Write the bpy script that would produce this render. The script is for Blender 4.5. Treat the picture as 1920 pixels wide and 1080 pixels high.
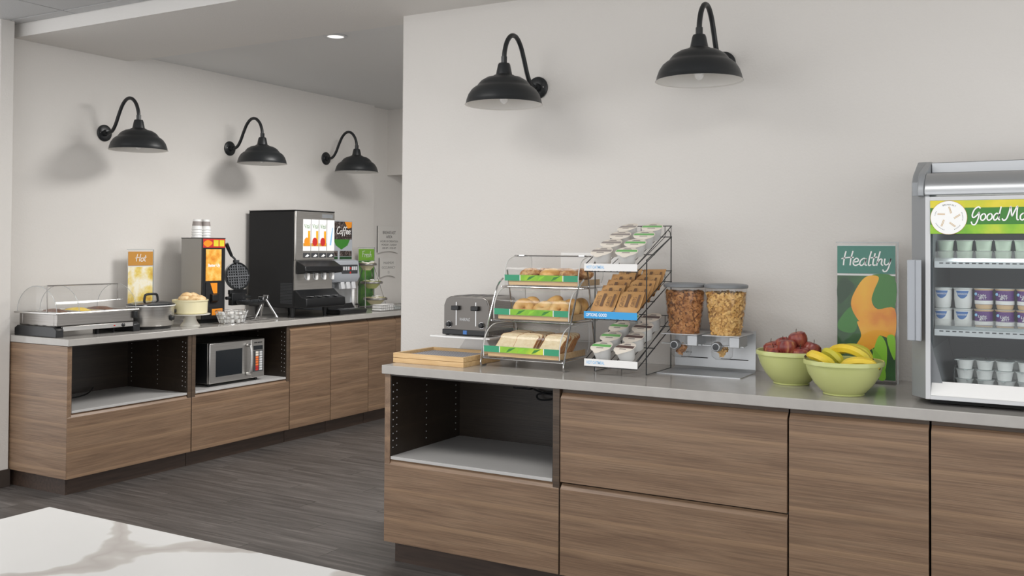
import bpy, math, random
from mathutils import Vector, Matrix
random.seed(7)
PI = math.pi
S = bpy.context.scene
C = S.collection
for o in list(bpy.data.objects): bpy.data.objects.remove(o)

# ---------------------------------------------------------------- camera, light, exposure
# frame: X runs along the right-hand counter, Y towards its wall, the left-hand counter runs along Y
cam_d = bpy.data.cameras.new('camera'); cam = bpy.data.objects.new('camera', cam_d); C.objects.link(cam)
F_PX, CY, ROLL, CAMZ, PITCH = 1822.5, 433.8, -0.0059, 1.451, 0.0178
cam_d.sensor_width = 36; cam_d.lens = F_PX * 36 / 1920
cam_d.shift_x = 0; cam_d.shift_y = -(540 - CY) / 1920
cam_d.clip_start = .05
_th = 1.0491 - PI / 2
bx_, by_ = math.cos(_th), math.sin(_th)
def _tof(v): return Vector((v[0]*bx_ + v[1]*by_, -v[0]*by_ + v[1]*bx_, v[2]))
_c, _s = math.cos(PITCH), math.sin(PITCH)
R_, F_, U_ = _tof((1, 0, 0)), _tof((0, _c, _s)), _tof((0, -_s, _c))
_cr, _sr = math.cos(ROLL), math.sin(ROLL)
RR, UU = R_*_cr - U_*_sr, R_*_sr + U_*_cr
cam.matrix_world = Matrix(((RR.x, UU.x, -F_.x, 2.764), (RR.y, UU.y, -F_.y, -3.606), (RR.z, UU.z, -F_.z, CAMZ), (0, 0, 0, 1)))
S.camera = cam
S.view_settings.view_transform = 'Standard'; S.view_settings.look = 'None'
S.view_settings.gamma = 1; S.view_settings.exposure = 0.14
S.view_settings.use_curve_mapping = False
W = bpy.data.worlds.new('world'); S.world = W; W.use_nodes = True
W.node_tree.nodes['Background'].inputs[0].default_value = (.985, .99, 1, 1)
W.node_tree.nodes['Background'].inputs[1].default_value = 1.72
def area(name, loc, size, power, rot=(0, 0, 0), col=(1, .985, .96), sy=None):
    l = bpy.data.lights.new(name, 'AREA'); l.energy = power; l.color = col; l.size = size
    if sy: l.shape = 'RECTANGLE'; l.size_y = sy
    o = bpy.data.objects.new(name, l); C.objects.link(o); o.location = loc; o.rotation_euler = rot
    return o
area('unseen_ceiling_light', (-.85, 1.75, 2.77), .75, 66)
area('unseen_ceiling_light', (-.2, -1.2, 2.79), 1.2, 24, sy=.6)
area('unseen_ceiling_light', (2.2, -1.6, 2.79), 1.2, 18, sy=.6)  # unseen, added to spread even light over the dining side
area('unseen_ceiling_light', (-2.2, -1.6, 2.79), 1.2, 20, sy=.6)  # also unseen and added, evens the light on the left

# ---------------------------------------------------------------- helpers
def lin(c):
    return tuple(((v/255)/12.92 if v/255 <= .04045 else ((v/255+.055)/1.055)**2.4) for v in c) + (1,)
MATS = {}
def pbr(name, col, rough=.5, metal=0, **k):
    if name in MATS: return MATS[name]
    m = bpy.data.materials.new(name); m.use_nodes = True
    b = m.node_tree.nodes['Principled BSDF']
    b.inputs['Base Color'].default_value = lin(col); b.inputs['Roughness'].default_value = rough; b.inputs['Metallic'].default_value = metal
    for kk, v in k.items(): b.inputs[kk.replace('_', ' ')].default_value = v
    MATS[name] = m; return m
def nodes(m): return m.node_tree.nodes, m.node_tree.links, m.node_tree.nodes['Principled BSDF']
def ramp(N, stops):
    r = N.new('ShaderNodeValToRGB'); e = r.color_ramp.elements
    while len(e) < len(stops): e.new(.5)
    for el, (p, c) in zip(e, stops): el.position = p; el.color = lin(c) if len(c) == 3 else c
    return r
def noise(N, L, vec, scale, detail=3, rough=.5, dist=0):
    n = N.new('ShaderNodeTexNoise'); n.inputs['Scale'].default_value = scale; n.inputs['Detail'].default_value = detail
    n.inputs['Roughness'].default_value = rough; n.inputs['Distortion'].default_value = dist
    if vec is not None: L.new(vec, n.inputs['Vector'])
    return n
def objcoord(N, L, scale=(1, 1, 1), rnd=0):
    t = N.new('ShaderNodeTexCoord'); mp = N.new('ShaderNodeMapping'); mp.inputs['Scale'].default_value = scale
    src = t.outputs['Object']
    if rnd:
        oi = N.new('ShaderNodeObjectInfo'); ml = N.new('ShaderNodeMath'); ml.operation = 'MULTIPLY'; ml.inputs[1].default_value = rnd
        L.new(oi.outputs['Random'], ml.inputs[0])
        va = N.new('ShaderNodeVectorMath'); va.operation = 'ADD'; L.new(src, va.inputs[0]); L.new(ml.outputs[0], va.inputs[1]); src = va.outputs[0]
    L.new(src, mp.inputs['Vector']); return mp.outputs[0]
def bump(N, L, b, h, strength, dist=.01):
    bp = N.new('ShaderNodeBump'); bp.inputs['Strength'].default_value = strength; bp.inputs['Distance'].default_value = dist
    L.new(h, bp.inputs['Height']); L.new(bp.outputs[0], b.inputs['Normal'])
def noisy(name, stops, scale=20, rough=.6, bs=0, sc=(1, 1, 1), detail=4, rnd=0, metal=0, dist=0):
    if name in MATS: return MATS[name]
    m = pbr(name, (128, 128, 128), rough, metal); N, L, b = nodes(m)
    n = noise(N, L, objcoord(N, L, sc, rnd), scale, detail, .55, dist)
    r = ramp(N, stops); L.new(n.outputs['Fac'], r.inputs[0]); L.new(r.outputs[0], b.inputs['Base Color'])
    if bs: bump(N, L, b, n.outputs['Fac'], bs)
    return m
def walnut(name, dark=1.0, ax=0):
    sw = lambda t: (t[1], t[0], t[2]) if ax else t
    m = pbr(name, (110, 85, 66), .42); N, L, b = nodes(m)
    v = objcoord(N, L, (1, 1, 1), 13.7)
    mp = N.new('ShaderNodeMapping'); mp.inputs['Scale'].default_value = sw((.8, 10, 10)); L.new(v, mp.inputs['Vector'])
    n1 = noise(N, L, mp.outputs[0], 1.6, 7, .62, .9)
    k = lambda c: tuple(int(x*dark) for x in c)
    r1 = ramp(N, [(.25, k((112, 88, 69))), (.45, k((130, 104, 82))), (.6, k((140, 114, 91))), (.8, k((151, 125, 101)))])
    L.new(n1.outputs['Fac'], r1.inputs[0])
    mp3 = N.new('ShaderNodeMapping'); mp3.inputs['Scale'].default_value = sw((4, 260, 260)); L.new(v, mp3.inputs['Vector'])
    n3 = noise(N, L, mp3.outputs[0], 1.0, 2)
    r3 = ramp(N, [(.35, (190, 190, 190)), (.6, (255, 255, 255))]); L.new(n3.outputs['Fac'], r3.inputs[0])
    mx3 = N.new('ShaderNodeMixRGB'); mx3.blend_type = 'MULTIPLY'; mx3.inputs[0].default_value = .6
    L.new(r1.outputs[0], mx3.inputs[1]); L.new(r3.outputs[0], mx3.inputs[2])
    sx = N.new('ShaderNodeSeparateXYZ'); L.new(v, sx.inputs[0])
    mp2 = N.new('ShaderNodeMapping'); mp2.inputs['Scale'].default_value = sw((.8, 2, 2)); L.new(v, mp2.inputs['Vector'])
    n2 = noise(N, L, mp2.outputs[0], 1.0, 2)
    a = N.new('ShaderNodeMath'); a.operation = 'MULTIPLY_ADD'; a.inputs[1].default_value = 7.3; L.new(sx.outputs['Z'], a.inputs[0])
    ms = N.new('ShaderNodeMath'); ms.operation = 'MULTIPLY'; ms.inputs[1].default_value = .22; L.new(n2.outputs['Fac'], ms.inputs[0])
    L.new(ms.outputs[0], a.inputs[2])
    fr = N.new('ShaderNodeMath'); fr.operation = 'FRACT'; L.new(a.outputs[0], fr.inputs[0])
    r2 = ramp(N, [(0, (0, 0, 0)), (.8, (0, 0, 0)), (.97, (190, 190, 190)), (1, (0, 0, 0))]); L.new(fr.outputs[0], r2.inputs[0])
    mx = N.new('ShaderNodeMixRGB'); L.new(r2.outputs[0], mx.inputs[0]); L.new(mx3.outputs[0], mx.inputs[1])
    mx.inputs[2].default_value = lin(k((160, 131, 102)))
    L.new(mx.outputs[0], b.inputs['Base Color'])
    bump(N, L, b, n3.outputs['Fac'], .06)
    return m
def clear(name, tint=(250, 250, 250), white=.03, gl=.06):
    m = bpy.data.materials.new(name); m.use_nodes = True; N, L = m.node_tree.nodes, m.node_tree.links
    for n in list(N):
        if n.type != 'OUTPUT_MATERIAL': N.remove(n)
    out = [n for n in N if n.type == 'OUTPUT_MATERIAL'][0]
    t = N.new('ShaderNodeBsdfTransparent'); t.inputs[0].default_value = lin(tint)
    g = N.new('ShaderNodeBsdfGlossy'); g.inputs['Roughness'].default_value = .04
    d = N.new('ShaderNodeBsdfDiffuse'); d.inputs[0].default_value = lin((235, 235, 235))
    lw = N.new('ShaderNodeLayerWeight'); lw.inputs[0].default_value = .5; fr = N.new('ShaderNodeMath'); fr.operation = 'POWER'; fr.inputs[1].default_value = 4.0; L.new(lw.outputs['Facing'], fr.inputs[0]); fr2 = N.new('ShaderNodeMath'); fr2.operation = 'MULTIPLY'; fr2.inputs[1].default_value = .55; L.new(fr.outputs[0], fr2.inputs[0]); fr = fr2
    ad = N.new('ShaderNodeMath'); ad.operation = 'ADD'; ad.inputs[1].default_value = gl - .01; L.new(fr.outputs[0], ad.inputs[0])
    m1 = N.new('ShaderNodeMixShader'); m1.inputs[0].default_value = white; L.new(t.outputs[0], m1.inputs[1]); L.new(d.outputs[0], m1.inputs[2])
    m2 = N.new('ShaderNodeMixShader'); L.new(ad.outputs[0], m2.inputs[0]); L.new(m1.outputs[0], m2.inputs[1]); L.new(g.outputs[0], m2.inputs[2])
    L.new(m2.outputs[0], out.inputs[0]); MATS[name] = m; return m

class G:
    def __init__(s): s.v = []; s.f = []
    def add(s, v, f):
        b = len(s.v); s.v += [tuple(p) for p in v]; s.f += [tuple(b+i for i in q) for q in f]; return s
    def box(s, x0, x1, y0, y1, z0, z1):
        return s.add([(x0,y0,z0),(x1,y0,z0),(x1,y1,z0),(x0,y1,z0),(x0,y0,z1),(x1,y0,z1),(x1,y1,z1),(x0,y1,z1)],
                     [(0,3,2,1),(4,5,6,7),(0,1,5,4),(1,2,6,5),(2,3,7,6),(3,0,4,7)])
    def prism(s, poly, a0, a1, axis='x'):
        n = len(poly)
        P = {'x': lambda p, a: (a, p[0], p[1]), 'y': lambda p, a: (p[0], a, p[1]), 'z': lambda p, a: (p[0], p[1], a)}[axis]
        v = [P(p, a0) for p in poly] + [P(p, a1) for p in poly]
        f = [tuple(range(n)), tuple(range(2*n-1, n-1, -1))] + [((i+1) % n, i, n+i, n+(i+1) % n) for i in range(n)]
        return s.add(v, f)
    def lathe(s, prof, n=28, c=(0, 0, 0), sx=1, sy=1):
        v = []; f = []
        for r, z in prof:
            for i in range(n):
                a = 2*PI*i/n; v.append((c[0]+r*sx*math.cos(a), c[1]+r*sy*math.sin(a), c[2]+z))
        for j in range(len(prof)-1):
            for i in range(n):
                f.append((j*n+i, j*n+(i+1) % n, (j+1)*n+(i+1) % n, (j+1)*n+i))
        if prof[0][0] > 1e-6: f.append(tuple(range(n-1, -1, -1)))
        if prof[-1][0] > 1e-6: f.append(tuple((len(prof)-1)*n+i for i in range(n)))
        return s.add(v, f)
    def shell(s, prof, n=28, c=(0, 0, 0), sx=1, sy=1):
        v = []; f = []
        for r, z in prof:
            for i in range(n):
                a = 2*PI*i/n; v.append((c[0]+r*sx*math.cos(a), c[1]+r*sy*math.sin(a), c[2]+z))
        for j in range(len(prof)-1):
            for i in range(n): f.append((j*n+i, j*n+(i+1) % n, (j+1)*n+(i+1) % n, (j+1)*n+i))
        return s.add(v, f)
    def tube(s, pts, r=.003, n=6, closed=False, rs=None):
        pts = [Vector(p) for p in pts]; m = len(pts); v = []; f = []; prev = None
        for i, p in enumerate(pts):
            if closed: t = pts[(i+1) % m] - pts[i-1]
            else: t = pts[min(i+1, m-1)] - pts[max(i-1, 0)]
            t.normalize()
            if prev is None: u = t.orthogonal().normalized()
            else:
                u = prev - t*prev.dot(t)
                if u.length < 1e-5: u = t.orthogonal()
                u.normalize()
            prev = u; w = t.cross(u); rr = rs[i] if rs else r
            for k in range(n):
                a = 2*PI*k/n; v.append(p + (u*math.cos(a) + w*math.sin(a))*rr)
        for i in range(m if closed else m-1):
            j = (i+1) % m
            for k in range(n): f.append((i*n+k, i*n+(k+1) % n, j*n+(k+1) % n, j*n+k))
        if not closed: f += [tuple(range(n-1, -1, -1)), tuple((m-1)*n+k for k in range(n))]
        return s.add(v, f)
    def ball(s, c, rx, ry=None, rz=None, nu=16, nv=10, fn=None):
        ry = ry or rx; rz = rz or rx; v = []; f = []
        for j in range(nv+1):
            t = PI*j/nv
            for i in range(nu):
                a = 2*PI*i/nu; p = Vector((math.sin(t)*math.cos(a), math.sin(t)*math.sin(a), math.cos(t)))
                k = fn(p) if fn else 1
                v.append((c[0]+p.x*rx*k, c[1]+p.y*ry*k, c[2]+p.z*rz*k))
        for j in range(nv):
            for i in range(nu): f.append((j*nu+i, (j+1)*nu+i, (j+1)*nu+(i+1) % nu, j*nu+(i+1) % nu))
        return s.add(v, f)
    def torus(s, c, R, r, n=24, k=10, sz=1):
        v = []; f = []
        for i in range(n):
            a = 2*PI*i/n
            for j in range(k):
                b = 2*PI*j/k; q = R + r*math.cos(b)
                v.append((c[0]+q*math.cos(a), c[1]+q*math.sin(a), c[2]+r*math.sin(b)*sz))
        for i in range(n):
            for j in range(k): f.append((i*k+j, ((i+1) % n)*k+j, ((i+1) % n)*k+(j+1) % k, i*k+(j+1) % k))
        return s.add(v, f)
    def xf(s, M):
        s.v = [tuple(M @ Vector(p)) for p in s.v]; return s
def curve(pts, n=6, closed=False):
    P = [Vector(p) for p in pts]; m = len(P); out = []
    for i in range(m if closed else m-1):
        a, b, c, d = (P[(i-1) % m], P[i], P[(i+1) % m], P[(i+2) % m]) if closed else (P[max(i-1, 0)], P[i], P[i+1], P[min(i+2, m-1)])
        for k in range(n):
            t = k/n
            out.append(.5*((2*b) + (c-a)*t + (2*a-5*b+4*c-d)*t*t + (3*b-a-3*c+d)*t**3))
    if not closed: out.append(P[-1])
    return out
def mk(name, g, m, parent=None, bevel=0, loc=None, rot=None, seg=2, label=None, kind=None, smooth=True):
    me = bpy.data.meshes.new(name); me.from_pydata(g.v, [], g.f); me.validate()
    me.polygons.foreach_set('use_smooth', [True]*len(me.polygons)); me.set_sharp_from_angle(angle=math.radians(38))
    me.materials.append(MATS[m] if isinstance(m, str) else m)
    o = bpy.data.objects.new(name, me); C.objects.link(o)
    if bevel:
        b = o.modifiers.new('bevel', 'BEVEL'); b.width = bevel; b.segments = seg; b.limit_method = 'ANGLE'; b.angle_limit = math.radians(40)
    if parent: o.parent = parent
    if loc: o.location = loc
    if rot: o.rotation_euler = rot
    if label: o['label'] = label
    if kind: o['kind'] = kind
    return o
def tag(o, label, cat, group=None):
    o['label'] = label; o['category'] = cat
    if group: o['group'] = group
    return o
def thing(name, label, cat, loc=(0, 0, 0), rz=0, group=None, rot=None):
    o = bpy.data.objects.new(name, None); C.objects.link(o); o.empty_display_size = .05
    o.location = loc; o.rotation_euler = rot or (0, 0, rz); return tag(o, label, cat, group)
def struct(name, g, m, parent=None, bevel=0, **k):
    o = mk(name, g, m, parent, bevel, **k)
    if not parent: o['kind'] = 'structure'
    return o
def dup(o, parent=None, loc=None, rz=None, label=None, group=None, rot=None):
    c = o.copy(); C.objects.link(c)
    if parent: c.parent = parent
    if loc is not None: c.location = loc
    if rz is not None: c.rotation_euler = (0, 0, rz)
    if rot is not None: c.rotation_euler = rot
    if label: c['label'] = label
    if group: c['group'] = group
    for ch in o.children: dup(ch, c)
    return c
def text(name, s, size, m, parent, loc, width=None, rot=(PI/2, 0, 0), align='LEFT', shear=0, bold=0):
    cu = bpy.data.curves.new(name, 'FONT'); cu.body = s; cu.size = size; cu.align_x = align; cu.shear = shear; cu.offset = bold; cu.resolution_u = 3
    t = bpy.data.objects.new(name, cu); C.objects.link(t); bpy.context.view_layer.update()
    me = bpy.data.meshes.new_from_object(t.evaluated_get(bpy.context.evaluated_depsgraph_get()))
    bpy.data.objects.remove(t); me.materials.clear(); me.materials.append(MATS[m])
    o = bpy.data.objects.new(name, me); C.objects.link(o); o.parent = parent; o.location = loc; o.rotation_euler = rot
    if width:
        xs = [v.co.x for v in me.vertices]; k = width/max(1e-6, max(xs)-min(xs))
        for v in me.vertices: v.co.x *= k
    return o
GL = {
 'H': (.62, [[(.1,0),(.09,.5),(.14,1)], [(.5,0),(.5,.5),(.56,1.02)], [(-.08,.46),(.3,.55),(.66,.56)]]),
 'e': (.40, [[(.05,.24),(.3,.28),(.33,.42),(.2,.5),(.06,.32),(.08,.08),(.22,.0),(.4,.1)]]),
 'a': (.48, [[(.38,.44),(.24,.5),(.08,.34),(.05,.12),(.15,.0),(.3,.12),(.39,.44)], [(.4,.5),(.37,.2),(.39,.04),(.5,.04)]]),
 'l': (.24, [[(.16,1),(.1,.5),(.1,.08),(.16,.01),(.26,.08)]]),
 't': (.30, [[(.16,.86),(.11,.3),(.14,.04),(.28,.06)], [(-.06,.54),(.32,.6)]]),
 'h': (.42, [[(.14,1),(.07,.4),(.05,0)], [(.06,.2),(.2,.45),(.31,.42),(.31,.12),(.42,.02)]]),
 'y': (.44, [[(.06,.5),(.06,.2),(.16,.06),(.34,.2),(.4,.5)], [(.4,.5),(.36,0),(.26,-.34),(.1,-.4),(.02,-.26)]]),
 'o': (.44, [[(.22,.5),(.06,.34),(.07,.08),(.22,0),(.37,.16),(.35,.4),(.22,.5)]]),
 'F': (.46, [[(.12,0),(.1,.5),(.16,1)], [(-.02,.9),(.25,1),(.52,1.02)], [(.1,.5),(.4,.55)]]),
 'r': (.34, [[(.1,.5),(.06,0)], [(.07,.22),(.18,.44),(.34,.46)]]),
 's': (.34, [[(.3,.45),(.16,.5),(.08,.38),(.26,.2),(.2,.02),(.02,.04)]]),
 'G': (.60, [[(.56,.88),(.4,1),(.16,.8),(.05,.4),(.16,.2),(.4,.4),(.52,.6),(.48,.1),(.34,-.3),(.14,-.3),(.04,-.1)]]),
 'd': (.48, [[(.36,.44),(.2,.5),(.05,.28),(.08,.04),(.22,.03),(.36,.25),(.4,.46)], [(.46,1),(.4,.4),(.4,.06),(.5,.03)]]),
 'M': (.95, [[(-.2,.12),(-.08,-.02),(.1,.1),(.22,.6),(.28,1),(.36,.6),(.44,.3),(.56,.62),(.72,1.02),(.74,.5),(.8,.06),(.92,.02)]]),
 'C': (.54, [[(.52,.84),(.34,1),(.1,.7),(.06,.24),(.24,0),(.54,.16)]]),
 'f': (.34, [[(.42,.86),(.3,1),(.2,.8),(.13,.2),(.08,-.3)], [(0,.5),(.36,.54)]]),
 'V': (.46, [[(0,1),(.1,.5),(.2,0),(.32,.5),(.46,1)]]),
 'i': (.2, [[(.08,.5),(.07,.1),(.16,.02)], [(.09,.7),(.1,.74)]]),
}
def script_text(name, s, h, w, m, parent, loc, width=None, slant=.12):
    """hand-lettered strokes as flat ribbons in the local xz plane, facing -y"""
    g = G(); x = 0
    for ch in s:
        if ch == ' ': x += .34; continue
        adv, st = GL[ch]
        for k in st:
            P = curve([(a+x+b*slant, 0, b) for a, b in k], 5); v = []; f = []
            for i, p in enumerate(P):
                t = P[min(i+1, len(P)-1)] - P[max(i-1, 0)]; t.normalize(); nn = Vector((-t.z, 0, t.x))*(w/h/2)
                v += [p+nn, p-nn]
                if i: f.append((2*i-2, 2*i-1, 2*i+1, 2*i))
            g.add(v, f)
        x += adv
    kx = (width/x) if width else h
    g.v = [(a*kx, b, c*h) for a, b, c in g.v]
    return mk(name, g, m, parent, loc=loc)
def patch(name, pts, m, parent, y, n=0):
    """flat printed shape in the xz plane at depth y"""
    if n: pts = [(p.x, p.z) for p in curve([(a, 0, b) for a, b in pts], n, True)]
    g = G(); g.add([(a, y, b) for a, b in pts], [tuple(range(len(pts)))]); return mk(name, g, m, parent)
def rect(name, x0, x1, z0, z1, m, parent, y, t=.0006):
    return mk(name, G().box(x0, x1, y, y+t, z0, z1), m, parent)

# ---------------------------------------------------------------- materials
def wallmat(name, col):
    m = pbr(name, col, .7); N, L, b = nodes(m)
    v = objcoord(N, L); n = noise(N, L, v, 95, 3, .6); bump(N, L, b, n.outputs['Fac'], .22, .006); return m
wallmat('wall_paint', (216, 212, 207)); wallmat('ceiling_paint', (220, 220, 219)); wallmat('beam_paint', (226, 223, 219))
wallmat('tile_white', (190, 190, 190))
walnut('walnut'); walnut('walnut_dark', .34); walnut('walnut_edge_shaded', .62); walnut('walnut_end', 1.0, 1)  # edge walnut: darker edge band with shade mixed into its colour
noisy('plinth_brown', [(.3, (50, 38, 31)), (.7, (70, 54, 44))], 2, .5, sc=(2, 30, 30), rnd=3)
noisy('quartz', [(.35, (170, 166, 161)), (.65, (175, 171, 166))], 14, .13)
pbr('shelf_grey', (186, 184, 182), .35); pbr('baseboard_brown', (66, 57, 51), .5)
m = pbr('vinyl_plank', (84, 80, 78), .45); N, L, b = nodes(m)
v = objcoord(N, L, (1.0, 20, 1), 29); n = noise(N, L, v, 2.0, 7, .62, .5)
r = ramp(N, [(.25, (60, 56, 54)), (.45, (78, 74, 71)), (.58, (94, 89, 86)), (.75, (120, 115, 111))]); L.new(n.outputs['Fac'], r.inputs[0])
oi = N.new('ShaderNodeObjectInfo'); r2 = ramp(N, [(0, (226, 226, 226)), (1, (255, 255, 255))]); L.new(oi.outputs['Random'], r2.inputs[0])
mx = N.new('ShaderNodeMixRGB'); mx.blend_type = 'MULTIPLY'; mx.inputs[0].default_value = 1; L.new(r.outputs[0], mx.inputs[1]); L.new(r2.outputs[0], mx.inputs[2])
L.new(mx.outputs[0], b.inputs['Base Color']); bump(N, L, b, n.outputs['Fac'], .05)
pbr('plank_base', (40, 38, 36), .8)
m = pbr('marble', (220, 219, 217), .18); N, L, b = nodes(m)
v = objcoord(N, L); nd = noise(N, L, v, 1.7, 4, .5); wv = N.new('ShaderNodeVectorMath'); wv.operation = 'MULTIPLY_ADD'; wv.inputs[1].default_value = (.8, .8, .8)
L.new(nd.outputs['Color'], wv.inputs[0]); L.new(v, wv.inputs[2])
vo = N.new('ShaderNodeTexVoronoi'); vo.feature = 'DISTANCE_TO_EDGE'; vo.inputs['Scale'].default_value = 1.55; L.new(wv.outputs[0], vo.inputs['Vector'])
r = ramp(N, [(0, (178, 172, 167)), (.035, (190, 185, 180)), (.05, (216, 215, 213)), (1, (220, 219, 217))]); L.new(vo.outputs['Distance'], r.inputs[0])
L.new(r.outputs[0], b.inputs['Base Color'])
pbr('black_metal', (30, 32, 34), .38); pbr('black_plastic', (24, 25, 27), .35); pbr('black_matte', (20, 20, 22), .7); pbr('dark_grey', (60, 62, 65), .5)
pbr('white_enamel', (226, 223, 218), .4); pbr('white', (236, 235, 233), .5); pbr('white_gloss', (236, 235, 233), .2)
noisy('steel', [(.3, (190, 188, 185)), (.7, (212, 210, 207))], 3, .3, sc=(1, 1, 90), metal=.95)
noisy('steel_dark', [(.3, (142, 138, 134)), (.7, (164, 160, 156))], 3, .32, sc=(1, 1, 90), metal=.9)
pbr('chrome', (205, 205, 205), .12, 1); pbr('silver', (176, 178, 180), .33, .75); pbr('alu', (196, 198, 200), .38, .6)
pbr('grey_plastic', (168, 172, 178), .4); pbr('mid_grey', (128, 131, 134), .45); pbr('light_grey', (205, 206, 208), .4)
pbr('batter_grey', (150, 147, 142), .45); pbr('fridge_grey', (150, 153, 156), .4, .3); pbr('fridge_inner', (92, 97, 100), .5)
clear('acrylic', (248, 248, 247), .03, .05); clear('acrylic_thin', (250, 250, 250), .015, .03); clear('glass', (240, 244, 244), .0, .05)
clear('canister_clear', (252, 252, 252), .03, .04); clear('frost', (215, 220, 220), .35, .05)
noisy('oak', [(.3, (206, 168, 116)), (.7, (226, 193, 145))], 2, .5, sc=(3, 40, 40), rnd=5)
m = pbr('tray_mesh', (130, 130, 138), .6); N, L, b = nodes(m); ck = N.new('ShaderNodeTexChecker'); ck.inputs['Scale'].default_value = 110
L.new(objcoord(N, L), ck.inputs['Vector']); ck.inputs['Color1'].default_value = lin((176, 176, 180)); ck.inputs['Color2'].default_value = lin((116, 117, 126)); L.new(ck.outputs[0], b.inputs['Base Color'])
noisy('bagel', [(.3, (196, 140, 72)), (.5, (222, 176, 106)), (.75, (238, 205, 146))], 14, .45, .15, rnd=7)
noisy('pastry', [(.3, (120, 70, 44)), (.5, (186, 128, 74)), (.62, (222, 182, 128)), (.75, (150, 92, 60))], 34, .5, .8, rnd=7)
noisy('pastry_plain', [(.3, (204, 140, 66)), (.6, (232, 186, 112)), (.8, (240, 208, 150))], 22, .35, .3, rnd=7)
noisy('crumb', [(.3, (233, 212, 170)), (.7, (245, 230, 196))], 60, .8, .15, rnd=5)
noisy('crust', [(.3, (168, 104, 50)), (.7, (204, 146, 84))], 20, .7, .1)
noisy('biscuit', [(.3, (198, 158, 106)), (.5, (226, 196, 150)), (.75, (240, 220, 186))], 22, .7, .5, rnd=7)
noisy('apple', [(.3, (98, 34, 34)), (.48, (136, 56, 50)), (.6, (158, 82, 62)), (.78, (196, 146, 98))], 4, .3, sc=(14, 14, 1.6), rnd=9)
noisy('banana', [(.3, (205, 172, 36)), (.5, (232, 200, 58)), (.75, (196, 190, 60))], 5, .4, rnd=9)
noisy('banana_green', [(.3, (166, 176, 52)), (.6, (206, 196, 60))], 5, .4, rnd=9)
pbr('stem_brown', (70, 52, 34), .7); pbr('green_bowl', (194, 199, 132), .16); pbr('cream_bowl', (228, 219, 180), .25); pbr('stand_white', (224, 221, 212), .3)
noisy('flake_dark', [(.3, (150, 92, 44)), (.5, (190, 130, 72)), (.75, (214, 160, 100))], 40, .6, .2); pbr('core_dark', (120, 74, 38), .8); pbr('core_gold', (172, 126, 64), .8)
noisy('flake_gold', [(.3, (196, 146, 72)), (.5, (226, 180, 104)), (.75, (240, 204, 136))], 40, .6, .2)
noisy('kraft', [(.3, (180, 132, 80)), (.7, (206, 162, 108))], 8, .6, .1, rnd=4); pbr('kraft_dark', (112, 84, 62), .6)
pbr('teal_green', (46, 126, 108), .35); pbr('label_green', (44, 148, 108), .35); pbr('lime', (128, 188, 48), .4); pbr('leaf_green', (58, 128, 44), .4); pbr('leaf_dark', (28, 66, 34), .4)
pbr('leaf_bright', (140, 204, 50), .4); noisy('orange_peel', [(.3, (226, 122, 22)), (.5, (244, 168, 30)), (.75, (250, 198, 50))], 6, .4); pbr('yellow', (232, 200, 40), .4)
noisy('lime_grad', [(.3, (90, 160, 44)), (.5, (142, 194, 48)), (.7, (206, 214, 62))], 6, .4); noisy('yellow_grad', [(.3, (170, 196, 50)), (.5, (214, 204, 46)), (.7, (236, 214, 70))], 5, .4)
noisy('sign_green', [(.35, (24, 62, 26)), (.5, (56, 120, 34)), (.7, (120, 180, 40))], 7, .35); noisy('leaf_photo', [(.3, (22, 52, 28)), (.6, (44, 96, 42)), (.8, (80, 140, 60))], 6, .35)
noisy('egg_photo', [(.3, (210, 150, 30)), (.45, (240, 214, 110)), (.6, (255, 250, 232)), (.8, (252, 240, 190))], 9, .35)
pbr('hot_orange', (206, 146, 54), .4); pbr('blue_label', (48, 158, 220), .35); pbr('pale_blue', (150, 198, 236), .5); pbr('lid_green', (112, 182, 104), .5); pbr('lid_brown', (92, 70, 66), .5); pbr('lid_grey', (150, 142, 138), .5)
pbr('lid_cream', (232, 224, 212), .55); pbr('cup_white', (228, 228, 226), .45); pbr('purple', (92, 44, 122), .4); pbr('yog_blue', (60, 110, 176), .4); pbr('yog_peach', (222, 190, 150), .4); pbr('cup_pale', (206, 218, 202), .5)
pbr('black_print', (36, 34, 34), .6); pbr('grey_print', (120, 118, 116), .6); pbr('sign_plate', (216, 213, 208), .4); pbr('white_print', (248, 248, 246), .5); pbr('gold', (196, 158, 84), .5)
pbr('red_print', (196, 44, 40), .5); pbr('orange_print', (236, 146, 34), .4); pbr('bean_black', (38, 30, 28), .5)
noisy('beans', [(.35, (20, 16, 15)), (.5, (60, 48, 44)), (.62, (120, 108, 104)), (.7, (30, 24, 22))], 60, .35)
noisy('batter_photo', [(.3, (214, 120, 30)), (.5, (240, 176, 72)), (.7, (250, 216, 130))], 16, .35)
noisy('sausage', [(.3, (74, 46, 32)), (.6, (120, 80, 54))], 30, .4, .5); noisy('egg', [(.3, (228, 186, 60)), (.7, (248, 222, 110))], 26, .5, .5)
pbr('screen', (32, 36, 40), .12); pbr('acrylic_edge', (214, 214, 212), .25); pbr('toaster_front', (112, 108, 104), .34, .85); pbr('foil', (200, 206, 206), .3, .5); pbr('waffle_grey', (92, 94, 98), .45); pbr('button_orange', (236, 120, 60), .4)

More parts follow.
